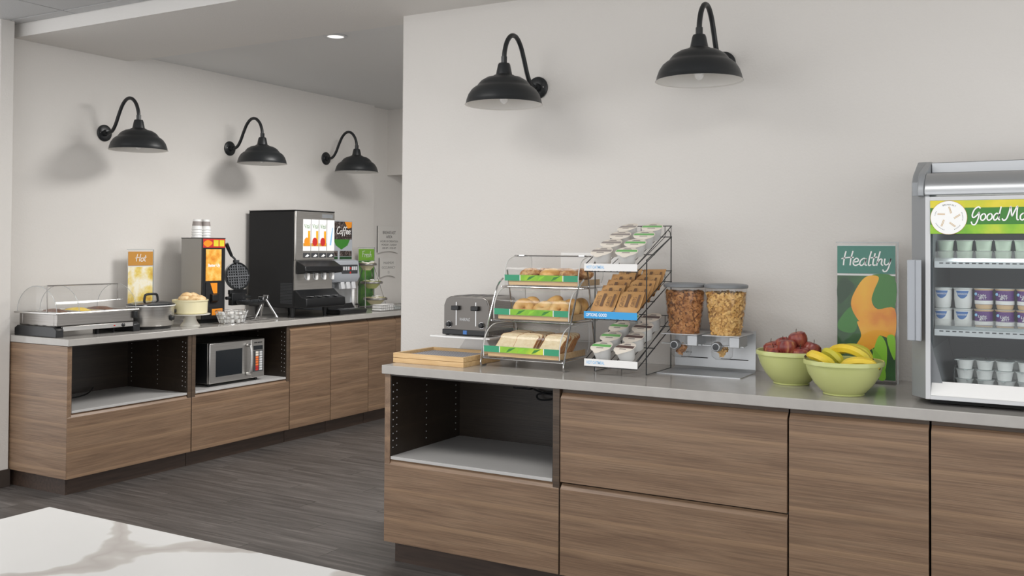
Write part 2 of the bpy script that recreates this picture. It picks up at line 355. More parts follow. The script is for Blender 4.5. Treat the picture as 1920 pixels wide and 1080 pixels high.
# ---------------------------------------------------------------- the room
# floor: dark vinyl planks laid along X
fl = struct('floor', G().box(-4.5, 5.2, -6.0, 5.6, -.06, -.004), 'plank_base')
pg = G().box(-.5993, .5993, -.0757, .0757, -.004, 0); p0 = None
k = 0
for j in range(-24, 32):
    off = (j*.43) % 1.2
    for i in range(-4, 3):
        x = -.9 + i*1.2 + off; y = j*.152
        if x < -4.1 or (x < -2.9 and y > .1) or x > 2.4 or y > 4.7 or (x > .9 and y > .3): continue
        if p0 is None: p0 = mk('plank', pg, 'vinyl_plank', fl, loc=(x, y, 0))
        else: dup(p0, fl, (x, y, 0))
        k += 1
rest = G()
for (x0, x1, y0, y1) in ((-4.5, 5.2, -6, -3.73), (2.45, 5.2, -3.73, .7), (-4.5, -4.4, -3.73, 5.6), (-4.4, 5.2, 4.8, 5.6)): rest.box(x0, x1, y0, y1, -.004, -.0005)
mk('plank_field', rest, 'vinyl_plank', fl, kind='stuff')
struct('wall_left', G().box(-3.05, -2.9, 0, 3.645, 0, 2.9).box(-3.15, -2.955, 3.645, 5.6, 0, 2.9), 'wall_paint')
struct('wall_right', G().box(-.44, 5.2, .74, .86, 0, 2.9), 'wall_paint', bevel=.008)
struct('wall_end', G().box(-3.1, 5.2, 5.5, 5.62, 0, 2.9), 'wall_paint')
struct('wall_bulkhead', G().box(-2.955, -.3, 3.92, 5.5, 2.152, 2.8), 'wall_paint')
struct('wall_stub', G().box(-4.5, -2.80, -.1, -.008, 0, 2.86), 'wall_paint', bevel=.006)
struct('baseboard_stub', G().box(-4.5, -2.793, -.107, -.001, 0, .105), 'baseboard_brown', bevel=.002)
struct('ceiling_alcove', G().box(-3.1, 5.2, .84, 5.6, 2.785, 2.86), 'ceiling_paint')
struct('trim_beam', G().box(-3.1, 5.2, .045, .9, 2.735, 2.9), 'beam_paint')
ct = struct('ceiling', G().box(-4.5, 5.2, -6, .05, 2.83, 2.9), 'tile_white')
tg = G().box(-.295, .295, -.295, .295, -.016, 0); t0 = None
for i in range(-4, 3):
    for j in range(0, 4):
        x = -2.29 + .6*i + .3; y = -.05 - .3 - .6*j
        if t0 is None: t0 = mk('ceiling_tile', tg, 'tile_white', ct, bevel=.002, loc=(x, y, 2.8295))
        else: dup(t0, ct, (x, y, 2.8295))
bt = None
for i in range(-4, 3):
    g = G().box(-.295, .295, -.04, .04, -.016, 0)
    if bt is None: bt = mk('border_tile', g, 'tile_white', ct, bevel=.002, loc=(-2.29+.6*i+.3, -.003, 2.8295))
    else: dup(bt, ct, (-2.29+.6*i+.3, -.003, 2.8295))
gg = G()
for i in range(-4, 4): gg.box(-2.29+.6*i-.005, -2.29+.6*i+.005, -2.6, .04, 2.818, 2.8298)
for j in range(0, 5): gg.box(-4.5, 0, -.05-.6*j-.005, -.05-.6*j+.005, 2.818, 2.8298)
gg.box(-4.5, 5.2, .038, .0445, 2.818, 2.8298)
mk('ceiling_grid', gg, 'mid_grey', ct)
dl = thing('recessed_downlight', 'round recessed downlight in the grey alcove ceiling', 'downlight', (-1.25, 1.13, 2.785))
mk('trim_ring', G().shell([(.075, -.0005), (.078, -.005), (.055, -.007), (.05, .001)], 28), 'light_grey', dl)
em = pbr('lamp_glow', (255, 250, 240), .5); b = em.node_tree.nodes['Principled BSDF']; b.inputs['Emission Color'].default_value = (1, .97, .92, 1); b.inputs['Emission Strength'].default_value = .9
mk('lens', G().lathe([(.052, -.003), (.0, -.0045)], 24), 'lamp_glow', dl)

# white panel on the wall behind the bakery case
pb = thing('wall_cover_panel', 'white rectangular cover panel on the wall behind the bakery case', 'panel', (.56, .74, 1.0))
mk('cover', G().box(0, .36, -.014, -.001, .0, .425), 'white', pb, .004)
mk('cover_frame', G().box(-.008, .368, -.008, -.0008, -.008, .433), 'white', pb, .002)

# ---------------------------------------------------------------- cabinets (built along local x, front facing -y)
def dfront(w, z0, z1):
    # slab front whose top edge rolls back as a finger pull
    return G().prism([(.012, z0), (.012, z1-.022), (.030, z1), (.036, z1), (.036, z0)], .0015, w-.0015)
def add_front(nm, par, x, w, z0, z1, lab=None):
    return mk(nm, dfront(w, z0, z1), 'walnut', par, .0012, loc=(x, 0, 0), label=lab)
pinmesh = None
def pins(par, x, sgn, rows):
    g = G()
    for yy, z0, n in rows:
        for i in range(n):
            z = z0 + .032*i
            g.box(x, x+sgn*.0012, yy-.0022, yy+.0022, z-.0022, z+.0022)
    mk('shelf_pin_holes', g, 'light_grey', par, kind='stuff')
def cubby(name, label, loc, rz, w, endpanel=False, mirror=False):
    t = thing(name, label, 'cabinet', loc, rz, 'base cabinets with an open cubby')
    mk('side_panel', G().box(0, .03, .014, .62, .1, .868), 'walnut_edge_shaded' if not endpanel else 'walnut_end', t, .001)
    mk('side_panel', G().box(w-.03, w, .014, .62, .1, .868), 'walnut_edge_shaded', t, .001)
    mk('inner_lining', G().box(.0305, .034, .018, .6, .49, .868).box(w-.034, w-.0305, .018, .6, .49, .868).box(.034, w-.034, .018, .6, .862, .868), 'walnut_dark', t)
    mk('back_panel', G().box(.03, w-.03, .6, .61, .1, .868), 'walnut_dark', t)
    mk('shelf', G().box(.034, w-.034, .016, .6, .478, .492), 'shelf_grey', t, .001, label='light grey laminate shelf')
    mk('plinth', G().box(0 if not endpanel else .045, w, .062, .08, 0, .1), 'plinth_brown', t)
    add_front('drawer', t, 0, w, .1, .476)
    pins(t, .0345, 1, ((.032, .53, 10), (.06, .535, 10), (.3, .53, 10), (.56, .53, 10)))
    pins(t, w-.0345, -1, ((.032, .53, 10), (.06, .535, 10), (.3, .53, 10), (.56, .53, 10)))
    return t
def doorcab(name, label, loc, rz, w, drawers=False):
    t = thing(name, label, 'cabinet', loc, rz)
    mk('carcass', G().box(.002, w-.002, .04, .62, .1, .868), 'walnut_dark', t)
    mk('plinth', G().box(0, w, .062, .08, 0, .1), 'plinth_brown', t)
    mk('top_rail', G().box(.001, w-.001, .033, .0395, .835, .868), 'walnut_edge_shaded', t)
    if drawers: add_front('drawer', t, 0, w, .1, .476); add_front('drawer', t, 0, w, .484, .852)
    else: add_front('door', t, 0, w, .1, .852)
    return t
# right run
c = cubby('base_cabinet', 'walnut cabinet with empty open cubby under the bakery case', (.01, 0, 0), 0, .906, True)
mk('outlet_box', G().box(.36, .46, .575, .5995, .76, .845), 'black_matte', c, .004)
ob = mk('power_cord', G().tube(curve([(.72, .59, .86), (.68, .585, .80), (.62, .58, .76), (.55, .575, .755), (.50, .57, .74), (.52, .56, .72), (.58, .565, .725), (.6, .57, .745), (.54, .57, .75), (.48, .575, .765)], 6), .005, 6), 'black_matte', c)
doorcab('base_cabinet', 'walnut cabinet with two wide stacked drawers', (.92, 0, 0), 0, .938, True)
doorcab('base_cabinet', 'walnut single-door cabinet under the fruit bowls', (1.862, 0, 0), 0, .478)
doorcab('base_cabinet', 'walnut single-door cabinet under the glass-door fridge', (2.345, 0, 0), 0, .478)
doorcab('base_cabinet', 'walnut cabinet at the far right past the fridge', (2.828, 0, 0), 0, .478)
tag(mk('worktop', G().box(0, 3.35, 0, .738, .8695, .91), 'quartz', None, .003), 'glossy grey quartz worktop carrying the toaster and the cereal', 'worktop')
# left run: local x -> world +Y, local -y -> world +X
LX = -2.256
def LL(s, d=0, z=0): return (LX - d, s, z)
QT = PI/2
cubby('base_cabinet', 'walnut end cabinet with empty cubby under the food warmer', LL(.0), QT, .918, True)
cubby('base_cabinet', 'walnut cabinet whose cubby holds the microwave', LL(.922), QT, .924)
for (s0, w, lab) in ((1.85, .458, 'walnut door cabinet next to the microwave cubby'), (2.312, .468, 'walnut door cabinet, middle one of the left-hand doors'),
                     (2.784, .372, 'narrower walnut door cabinet furthest back on the left run'), (3.16, .46, 'walnut door cabinet partly hidden by the wall corner'), (3.624, .67, 'last walnut cabinet of the left run beyond the wall corner')):
    doorcab('base_cabinet', lab, LL(s0), QT, w)
e = [o for o in C.objects if o.get('label', '').startswith('walnut end cabinet')][0]
mk('plinth', G().box(.03, .045, .062, .6, 0, .1), 'plinth_brown', e)
e = c
mk('plinth', G().box(.03, .045, .062, .6, 0, .1), 'plinth_brown', e)
tag(mk('worktop', G().box(-.004, 4.3, 0, .642, .8695, .91), 'quartz', None, .003, loc=LL(0), rot=(0, 0, QT)), 'long grey quartz worktop along the left wall', 'worktop')
# foreground table
tb = thing('dining_table', 'white marble-veined table top in the near left corner', 'table', (1.35, -2.45, 0))
mk('table_top', G().box(-.97, 1.0, -.5, .505, .722, .75), 'marble', tb, .003)
mk('pedestal', G().lathe([(.3, 0), (.3, .012), (.05, .03), (.04, .06), (.04, .7), (.12, .722)], 28), 'black_metal', tb)

# ---------------------------------------------------------------- gooseneck lamps
def lamp(label, loc, rz, proto=None):
    if proto: return dup(proto, None, loc, rz, label)
    t = thing('barn_lamp', label, 'wall lamp', loc, rz, 'black gooseneck barn lamps')
    M = Matrix.Rotation(PI/2, 4, 'X')
    bp = mk('back_plate', G().lathe([(.056, 0), (.056, .008), (.05, .012), (.022, .014), (.02, .04), (.0, .042)], 28).xf(M), 'black_metal', t)
    mk('screw', G().ball((.036, -.013, 0), .004, nu=8, nv=6).ball((-.036, -.013, 0), .004, nu=8, nv=6), 'chrome', bp)
    P = [(0, 0), (.045, -.002), (.085, .012), (.118, .055), (.15, .12), (.185, .18), (.228, .215), (.276, .214), (.316, .18), (.339, .13), (.345, .085)]
    mk('gooseneck_arm', G().tube(curve([(0, -a, b) for a, b in P], 6), .0115, 12), 'black_metal', t)
    mk('collar', G().lathe([(.016, .065), (.016, .1)], 6, (0, -.345, 0)), 'black_metal', t)
    pr = [(r_, z-.131) for r_, z in [(.0, .2), (.026, .199), (.030, .19), (.039, .145), (.05, .14), (.055, .135), (.085, .128), (.11, .113), (.124, .097), (.129, .088), (.139, .083), (.156, .069), (.171, .046), (.18, .02), (.183, .004), (.187, 0)]]
    sh = mk('lamp_shade', G().shell(pr, 48, (0, -.345, 0)), 'black_metal', t)
    mk('shade_lining', G().shell([(r_-.004 if r_ > .01 else 0, z-.004) for r_, z in pr[:-2]] + [(.179, -.127), (.1865, -.1312)], 48, (0, -.345, 0)), 'white_enamel', sh, label='white enamel inside of the shade')
    mk('bulb', G().ball((0, -.345, -.1), .021, rz=.027), 'white_gloss', t)
    return t
l0 = lamp('black gooseneck lamp on the right wall above the bakery case', (.415, .74, 2.27), 0)
lamp('black gooseneck lamp on the right wall above the cereal dispenser', (1.385, .74, 2.305), 0, l0)
lamp('black gooseneck lamp above the food warmer, nearest on left wall', (-2.9, .705, 2.216), QT, l0)
lamp('middle black gooseneck lamp of three on the left wall', (-2.9, 1.835, 2.216), QT, l0)
lamp('farthest black gooseneck lamp on the left wall, near the corner', (-2.9, 2.96, 2.232), QT, l0)

# ---------------------------------------------------------------- right worktop
Z0 = .91
# stacked wooden trays
def tray(label, z):
    t = thing('wooden_tray', label, 'tray', (-.018, .112, z), 0, 'stacked wooden trays')
    w, d, h = .395, .33, .0225
    for (a, b_, c_, d_) in ((0, w, 0, .014), (0, w, d-.014, d), (0, .014, .0142, d-.0142), (w-.014, w, .0142, d-.0142)):
        mk('tray_rim', G().box(a, b_, c_, d_, 0, h), 'oak', t, .0015)
    mk('tray_floor', G().box(.0142, w-.0142, .0142, d-.0142, .002, .008), 'tray_mesh', t, label='grey woven mesh tray floor')
tray('lower wooden tray of the stack beside the toaster', Z0); tray('upper wooden tray of the stack with grey mesh floor', Z0+.0236)
# toaster stand + toaster
st = thing('toaster_stand', 'white raised stand carrying the toaster', 'stand', (.02, .36, Z0))
mk('stand_top', G().box(0, .345, 0, .35, .104, .113), 'white_gloss', st, .002)
mk('stand_leg', G().prism([(.14, .104), (.25, .104), (.31, 0), (.06, 0)], .12, .30, 'y'), 'white_gloss', st, .004)
tt = thing('toaster', 'stainless four-slot toaster on the white stand', 'toaster', (.07, .41, Z0+.113))
prof = [(0, .02), (.262, .02), (.262, .15), (.25, .18), (.225, .192), (.037, .192), (.012, .18), (0, .15)]
mk('body', G().prism(prof, .0, .27, 'y'), 'steel_dark', tt, .006, seg=3)
mk('front_plate', G().prism([(.004, .022), (.258, .022), (.258, .148), (.246, .177), (.224, .188), (.038, .188), (.016, .177), (.004, .148)], -.004, -.0005, 'y'), 'toaster_front', tt)
mk('base', G().box(-.006, .266, -.008, .275, .004, .03), 'black_plastic', tt, .004)
for xx in (.012, .24): mk('foot', G().box(xx, xx+.012, 0, .012, 0, .006).box(xx, xx+.012, .25, .262, 0, .006), 'black_matte', tt)
for k_ in range(4): mk('bread_slot', G().box(.03+k_*.055, .052+k_*.055, .04, .23, .1922, .1928), 'black_matte', tt)
for xx in (.075, .188):
    mk('lever_slot', G().box(xx-.002, xx+.002, -.0052, -.0042, .05, .165), 'chrome', tt)
    mk('lever', G().box(xx-.021, xx+.021, -.022, -.0044, .125, .147), 'black_plastic', tt, .003)
for xx in (.034, .222):
    kn = mk('knob', G().lathe([(.014, 0), (.014, .004), (.0115, .006), (.011, .016), (.0, .017)], 20).xf(Matrix.Translation((xx, -.004, .055)) @ Matrix.Rotation(PI/2, 4, 'X')), 'black_plastic', tt)
    mk('knob_ring', G().torus((0, 0, 0), .015, .0015, 20, 6).xf(Matrix.Translation((xx, -.0055, .055)) @ Matrix.Rotation(PI/2, 4, 'X')), 'chrome', kn)
mk('badge', G().box(.118, .14, -.0095, -.0082, .008, .027), 'yog_blue', tt)
text('lettering', 'WARING', .022, 'light_grey', tt, (.092, -.0046, .073), .06, shear=.3)

# bakery case, three tiers
bc = thing('bakery_case', 'three-tier clear acrylic bakery case on a chrome wire frame', 'display case', (.43, .2, Z0))
BW = .39
TI = [(.0, .050), (.09, .215), (.185, .37)]     # (y, z) of each bin floor front
for i, (y0, z0) in enumerate(TI):
    H_ = .142 if i < 2 else .135; D_ = .30 if i < 2 else .27
    arc = [(y0, z0), (y0, z0+.045), (y0+.012, z0+.085), (y0+.035, z0+.115), (y0+.075, z0+H_-.006), (y0+.11, z0+H_)]
    side = arc + [(y0+D_-.01, z0+H_), (y0+D_, z0+H_-.015), (y0+D_, z0+.04), (y0+D_-.02, z0+.012), (y0+D_-.06, z0)]
    bn = mk('acrylic_bin', G().add([(0, a, b_) for a, b_ in side], [tuple(range(len(side)))]), 'acrylic_thin', bc, label='clear acrylic bin with rolled front')
    mk('bin_side', G().add([(BW, a, b_) for a, b_ in side], [tuple(range(len(side)))]), 'acrylic_thin', bn)
    g = G(); ar = [(p.y, p.z) for p in curve([(0, a, b_) for a, b_ in arc], 4)]
    v = []; f = []
    for k_, (a, b_) in enumerate(ar + [(y0+D_-.01, z0+H_)]):
        v += [(0, a, b_), (BW, a, b_)]
        if k_: f.append((2*k_-2, 2*k_-1, 2*k_+1, 2*k_))
    mk('front_cover', g.add(v, f), 'acrylic_thin', bn)
    for xx in (0, BW):
        mk('bin_edge', G().tube([(xx, a, b_) for a, b_ in ar] + [(xx, y0+D_-.01, z0+H_), (xx, y0+D_, z0+H_-.02), (xx, y0+D_, z0+.04), (xx, y0+D_-.02, z0+.012)], .0026, 5), 'acrylic_edge', bn)
    mk('bin_floor', G().box(0, BW, y0, y0+D_-.02, z0-.003, z0-.0002), 'acrylic', bn)
    tr = mk('tray', G().box(.02, BW-.008, y0+.008, y0+D_-.03, z0+.0005, z0+.012).box(.02, BW-.008, y0+.006, y0+.0075, z0+.001, z0+.024).box(BW-.0078, BW-.004, y0+.008, y0+D_-.03, z0+.001, z0+.028), 'oak', bc)
    lb = rect('label_strip', 0, BW, z0+.02, z0+.048, 'label_green', bc, y0-.0016, .001)
    rect('label_photo', .088, .31, z0+.0205, z0+.0475, 'lime_grad', lb, y0-.0022)
    rect('label_divider', .084, .088, z0+.0205, z0+.0475, 'white', lb, y0-.0022); rect('label_divider', .31, .314, z0+.0205, z0+.0475, 'white', lb, y0-.0022)
    for xx, dd in ((.12, .05), (.18, .04), (.25, .05)):
        patch('leaf_print', [(xx, z0+.022), (xx+dd*.4, z0+.028), (xx+dd, z0+.046), (xx+dd*.3, z0+.04)], 'leaf_green' if xx != .18 else 'leaf_bright', lb, y0-.0025)
    mk('cross_bar', G().tube([(-.02, y0+.012, z0-.01), (BW+.02, y0+.012, z0-.01)], .004, 8).tube([(-.012, y0+.1, z0-.008), (BW+.012, y0+.1, z0-.008)], .003, 6), 'chrome', bc)
    mk('rail', G().tube([(-.014, y0+.0, z0-.008), (-.014, y0+D_-.03, z0-.008)], .0035, 6).tube([(BW+.014, y0, z0-.008), (BW+.014, y0+D_-.03, z0-.008)], .0035, 6), 'chrome', bc)
for xx in (-.017, BW+.019):
    mk('frame_leg', G().tube(curve([(xx, .05, .004), (xx, .015, .0045), (xx, .004, .012), (xx, .006, .04), (xx, .05, .16), (xx, .1, .27), (xx, .15, .365), (xx, .2, .40)], 5), .0042, 8), 'chrome', bc)
    mk('frame_leg', G().tube(curve([(xx, .30, .004), (xx, .33, .0045), (xx, .335, .02), (xx, .30, .2), (xx, .24, .44)], 5), .004, 8), 'chrome', bc)
mk('top_hinge', G().tube([(-.01, .3, .507), (BW+.01, .3, .507)], .003, 6).box(.02, .05, .288, .312, .506, .512).box(BW-.05, BW-.02, .288, .312, .506, .512), 'chrome', bc)
B0 = Vector((.43, .2, Z0))
# bread slices: three leaning rows
def slice_shape():
    pts = [(-.05, 0), (.05, 0), (.05, .075), (.055, .088), (.05, .102), (.03, .107), (-.03, .107), (-.05, .102), (-.055, .088), (-.05, .075)]
    return pts
sl0 = None; ordn = ['front', 'second', 'third', 'fourth', 'fifth', 'rear']
rown = ['left', 'middle', 'right']
for r_, xx in enumerate((.082, .186, .312)):
    for k_ in range(6):
        lab = '%s slice of white bread in the %s row of the bottom bakery bin' % (ordn[k_], rown[r_])
        loc = (B0.x+xx+random.uniform(-.004, .004), B0.y+.03+k_*.030+(.012 if r_ == 0 else 0), B0.z+.074)
        if sl0 is None:
            sl0 = thing('bread_slice', lab, 'bread', loc, 0, 'white bread slices in the bottom bin')
            mk('crumb', G().prism(slice_shape(), -.0065, .0065, 'y'), 'crumb', sl0)
            mk('crust', G().prism([(x*1.045, z*1.035 - .002) for x, z in slice_shape()], -.006, .006, 'y'), 'crust', sl0)
            sl = sl0
        else: sl = dup(sl0, None, loc, 0, lab)
        sl.rotation_euler = (math.radians(-48+random.uniform(-3, 3)), random.uniform(-.04, .04), random.uniform(-.06, .06) - (.05 if r_ == 2 else 0))
# bagels
bg = [(.125, .05, .048, 'bagel standing on edge at the left front of the middle bin', 62), (.222, .062, .05, 'bagel lying tilted at the middle front of the middle bin', 30), (.315, .045, .047, 'bagel with dimpled hole facing out at the right front', 52),
      (.125, .12, .052, 'bagel behind the left front bagel in the middle bin', 70), (.245, .115, .07, 'topmost bagel of the pile in the middle bin', 40), (.325, .13, .05, 'bagel behind the right front bagel, by the bin side', 55), (.335, .2, .05, 'rearmost bagel at the right of the middle bin', 60), (.2, .17, .04, 'half-hidden bagel at the back of the middle bin', 20)]
b0 = None
for i, (x, y, z, lab, ang) in enumerate(bg):
    if b0 is None:
        b0 = thing('bagel', lab, 'bagel', (0, 0, 0), 0, 'bagels in the middle bin')
        mk('bagel_crust', G().torus((0, 0, 0), .0285, .0235, 28, 14, .84), 'bagel', b0); o = b0
    else: o = dup(b0, None, None, None, lab)
    o.location = (B0.x+x+.01, B0.y+.09+y-.005, B0.z+.2155+z); o.rotation_euler = (math.radians(ang), random.uniform(-.2, .2), random.uniform(-.4, .4))
# pastries
pst = [(.12, .05, 'pastry', 'berry-filled pastry at the left front of the top bin'), (.225, .045, 'pastry_plain', 'plain golden pastry at the middle front of the top bin'), (.32, .05, 'pastry', 'nut-covered pastry at the right front of the top bin'),
       (.16, .12, 'pastry', 'brown nut pastry in the second row, left, of the top bin'), (.255, .12, 'pastry', 'streusel pastry in the second row, centre, of the top bin'), (.345, .13, 'pastry', 'streusel pastry at the right rear of the top bin')]
for x, y, mm, lab in pst:
    rn = [random.uniform(0, 6) for _ in range(3)]
    o = mk('pastry', G().ball((0, 0, 0), .056, .046, .028, 22, 12, lambda p: 1+.06*math.sin(5*p.x+rn[0])*math.cos(6*p.y+rn[1])+.05*math.sin(11*p.z+7*p.x+rn[2])), mm)
    tag(o, lab, 'pastry', 'pastries in the top bin'); o.location = (B0.x+x, B0.y+.185+y, B0.z+.37+.052); o.rotation_euler = (.05, 0, random.uniform(-.5, .5))

# black wire rack
wr = thing('wire_rack', 'black wire rack with three sloping tiers and white and blue labels', 'rack', (.945, .2, Z0))
RW = .235
g = G()
for xx in (-.004, RW+.004):
    mk('upright', G().tube([(xx, .40, .003), (xx, .105, .003), (xx, .105, .495), (xx, .40, .60), (xx, .40, .003)], .0026, 6), 'black_metal', wr)
tiers = [(.055, .035, 'white', 'HOT OATMEAL', 'pale_blue'), (.05, .24, 'blue_label', 'OPTIONS. GOOD', 'white_print'), (.05, .445, 'white', 'HOT OATMEAL', 'pale_blue')]
SLP = .15/.40
for i, (y0, z0, lm, tx, tm) in enumerate(tiers):
    y0 -= .05; g = G()
    P = lambda x, y, dz=0: (x, y0+y, z0+y*SLP+dz)
    for k_ in range(9):
        xx = RW*k_/8
        g.tube([P(xx, .0, .028), P(xx, .0), P(xx, .41), P(xx, .41, .05)], .0016, 5)
    for xx in (-.002, RW+.002): g.tube([P(xx, 0, .03), P(xx, .41, .05)], .0022, 5); g.tube([P(xx, 0), P(xx, .41)], .002, 5)
    for yy, dz in ((0, .03), (0, 0), (.2, -.002), (.41, .05), (.41, 0)): g.tube([P(-.004, yy, dz), P(RW+.004, yy, dz)], .002, 5)
    tr = mk('tier', g, 'black_metal', wr)
    lb = mk('label_holder', G().box(-.006, RW+.006, y0-.0035, y0-.0021, z0+.003, z0+.034), lm, tr, label='%s label strip' % ('blue' if i == 1 else 'white'))
    text('lettering', tx, .0185, tm, lb, (.004, y0-.0039, z0+.0125), .085 if i != 1 else .098, bold=.0004)
for xx in (.06, RW-.002): mk('hook', G().tube(curve([(xx-.022, .40, .612), (xx-.012, .40, .627), (xx, .40, .622), (xx+.004, .40, .6)], 4), .002, 5), 'black_metal', wr)
R0 = Vector((.945, .2, Z0)); ang = math.atan(SLP)
def oat_cup(lab, band, loc, proto, rot):
    if proto is None:
        t = thing('oatmeal_cup', lab, 'cup', (0, 0, 0), 0, 'instant oatmeal cups in the wire rack')
        mk('cup', G().lathe([(.032, 0), (.033, .004), (.043, .052), (.0455, .053), (.0455, .056), (.0, .0565)], 26), 'cup_white', t)
        ld = mk('peel_lid', G().lathe([(.0, .0578), (.047, .0575), (.049, .0565), (.0475, .0555)], 30), 'lid_cream', t, label='cream paper lid with coloured band')
        mk('lid_tab', G().prism([(-.02, -.046), (.02, -.046), (.006, -.062), (-.006, -.062)], .0555, .0565, 'z'), 'lid_cream', ld)
        mk('lid_band', G().prism([(-.0465, -.006), (.0465, -.006), (.043, .014), (-.043, .014)], .0578, .0585, 'z'), 'lid_green', ld)
        mk('lid_print', G().prism([(-.018, -.02), (.018, -.02), (.016, -.013), (-.016, -.013)], .0578, .0584, 'z').prism([(-.02, .02), (.02, .02), (.012, .03), (-.012, .03)], .0578, .0584, 'z'), 'lid_grey', ld)
    else: t = dup(proto, None, None, None, lab)
    for ch in t.children_recursive:
        if ch.name.startswith('lid_band'):
            if proto is not None: ch.data = ch.data.copy()
            ch.data.materials.clear(); ch.data.materials.append(MATS[band])
    t.location = loc; t.rotation_euler = rot; return t
oc = None
for ti, cols in ((2, (('left', 'lid_grey', 'grey'), ('right', 'lid_green', 'green'))), (0, (('left', 'lid_green', 'green'), ('right', 'lid_brown', 'brown')))):
    y0, z0 = tiers[ti][0]-.05, tiers[ti][1]
    for ci, (cn, mm, cw) in enumerate(cols):
        for k_ in range(4):
            yy = .055+k_*.098
            lab = '%s-banded oatmeal cup, %s of the %s column on the %s rack tier' % (cw, ['first', 'second', 'third', 'last'][k_], cn, 'top' if ti == 2 else 'bottom')
            loc = R0 + Vector((.06+ci*.112, y0+yy, z0+yy*SLP+.014))
            o = oat_cup(lab, mm, loc, oc, (.40, 0, random.uniform(-.25, .25)))
            if oc is None: oc = o
# grits packets in the middle tier
pk = None; y0, z0 = tiers[1][0]-.05, tiers[1][1]
for ci in range(2):
    for k_ in range(5):
        yy = .05+k_*.062
        lab = 'brown paper grits packet, %s of the %s column in the wire rack' % (['first', 'second', 'third', 'fourth', 'last'][k_], ['left', 'right'][ci])
        if pk is None:
            pk = thing('grits_packet', lab, 'packet', (0, 0, 0), 0, 'brown grits packets in the wire rack')
            v = []; f = []
            for a in range(7):
                for b_ in range(7):
                    u, w_ = a/6, b_/6; bul = .012*math.sin(PI*u)*math.sin(PI*min(1, w_*1.1)) if w_ < .92 else 0
                    v.append((-.056+.112*u, -bul, .125*w_)); 
            n_ = len(v); v += [(x, -y, z) for x, y, z in v]
            for a in range(6):
                for b_ in range(6):
                    i0 = a*7+b_; f.append((i0, i0+7, i0+8, i0+1)); f.append((n_+i0, n_+i0+1, n_+i0+8, n_+i0+7))
            mk('pouch', G().add(v, f), 'kraft', pk)
            mk('side_stripe', G().box(-.012, .002, -.0128, -.0122, .03, .1).box(.036, .046, -.010, -.0094, .03, .1), 'kraft_dark', pk)
            text('lettering', 'GRITS', .026, 'kraft_dark', pk, (-.02, -.0129, .028), .06, rot=(PI/2, -PI/2, 0))
            text('lettering', 'GRITS', .024, 'kraft_dark', pk, (.032, -.0125, .03), .055, rot=(PI/2, -PI/2, 0))
            o = pk
        else: o = dup(pk, None, None, None, lab)
        o.location = R0 + Vector((.058+ci*.117, y0+yy-.02, z0+yy*SLP+.006)); o.rotation_euler = (math.radians(-42), random.uniform(-.03, .03), random.uniform(-.06, .06))

# cereal dispenser
cd = thing('cereal_dispenser', 'double cereal dispenser on a brushed metal stand', 'dispenser', (1.19, .41, Z0))
mk('stand', G().prism([(.0, .0), (.225, .0), (.235, .012), (.235, .185), (.232, .185), (.229, .014), (.22, .004), (.0, .004)], 0, .372), 'alu', cd, label='brushed aluminium stand')
text('lettering', 'zevro', .017, 'black_print', cd, (.03, .2285, .072), .05)
for xx in (.03, .215): rect('drip_slot', xx, xx+.125, .052, .056, 'black_print', cd, .228)
def flakes(n, r0, r1, z0, z1, cx, cy):
    g = G()
    for _ in range(n):
        t = random.random(); a = random.uniform(0, 2*PI); z = z0+(z1-z0)*t; r = r0+(r1-r0)*t - random.uniform(.0, .006)
        top = random.random() < .2
        if top: z = z1 + random.uniform(-.003, .006); r = r1*math.sqrt(random.random())*.97
        c_ = Vector((cx+r*math.cos(a), cy+r*math.sin(a), z)); nrm = Vector((math.cos(a), math.sin(a), 0)) if not top else Vector((0, 0, 1))
        nrm = (nrm + Vector((random.uniform(-.8, .8), random.uniform(-.8, .8), random.uniform(-.8, .8)))).normalized()
        u = nrm.orthogonal().normalized(); w = nrm.cross(u); s_ = random.uniform(.0065, .0115); m_ = 6; ph = random.uniform(0, 6)
        v = [c_ + nrm*.0035] + [c_ + (u*math.cos(ph+2*PI*i/m_)+w*math.sin(ph+2*PI*i/m_))*s_*random.uniform(.7, 1.15) - nrm*random.uniform(0, .003) for i in range(m_)]
        g.add(v, [(0, i+1, (i+1) % m_+1) for i in range(m_)])
    return g
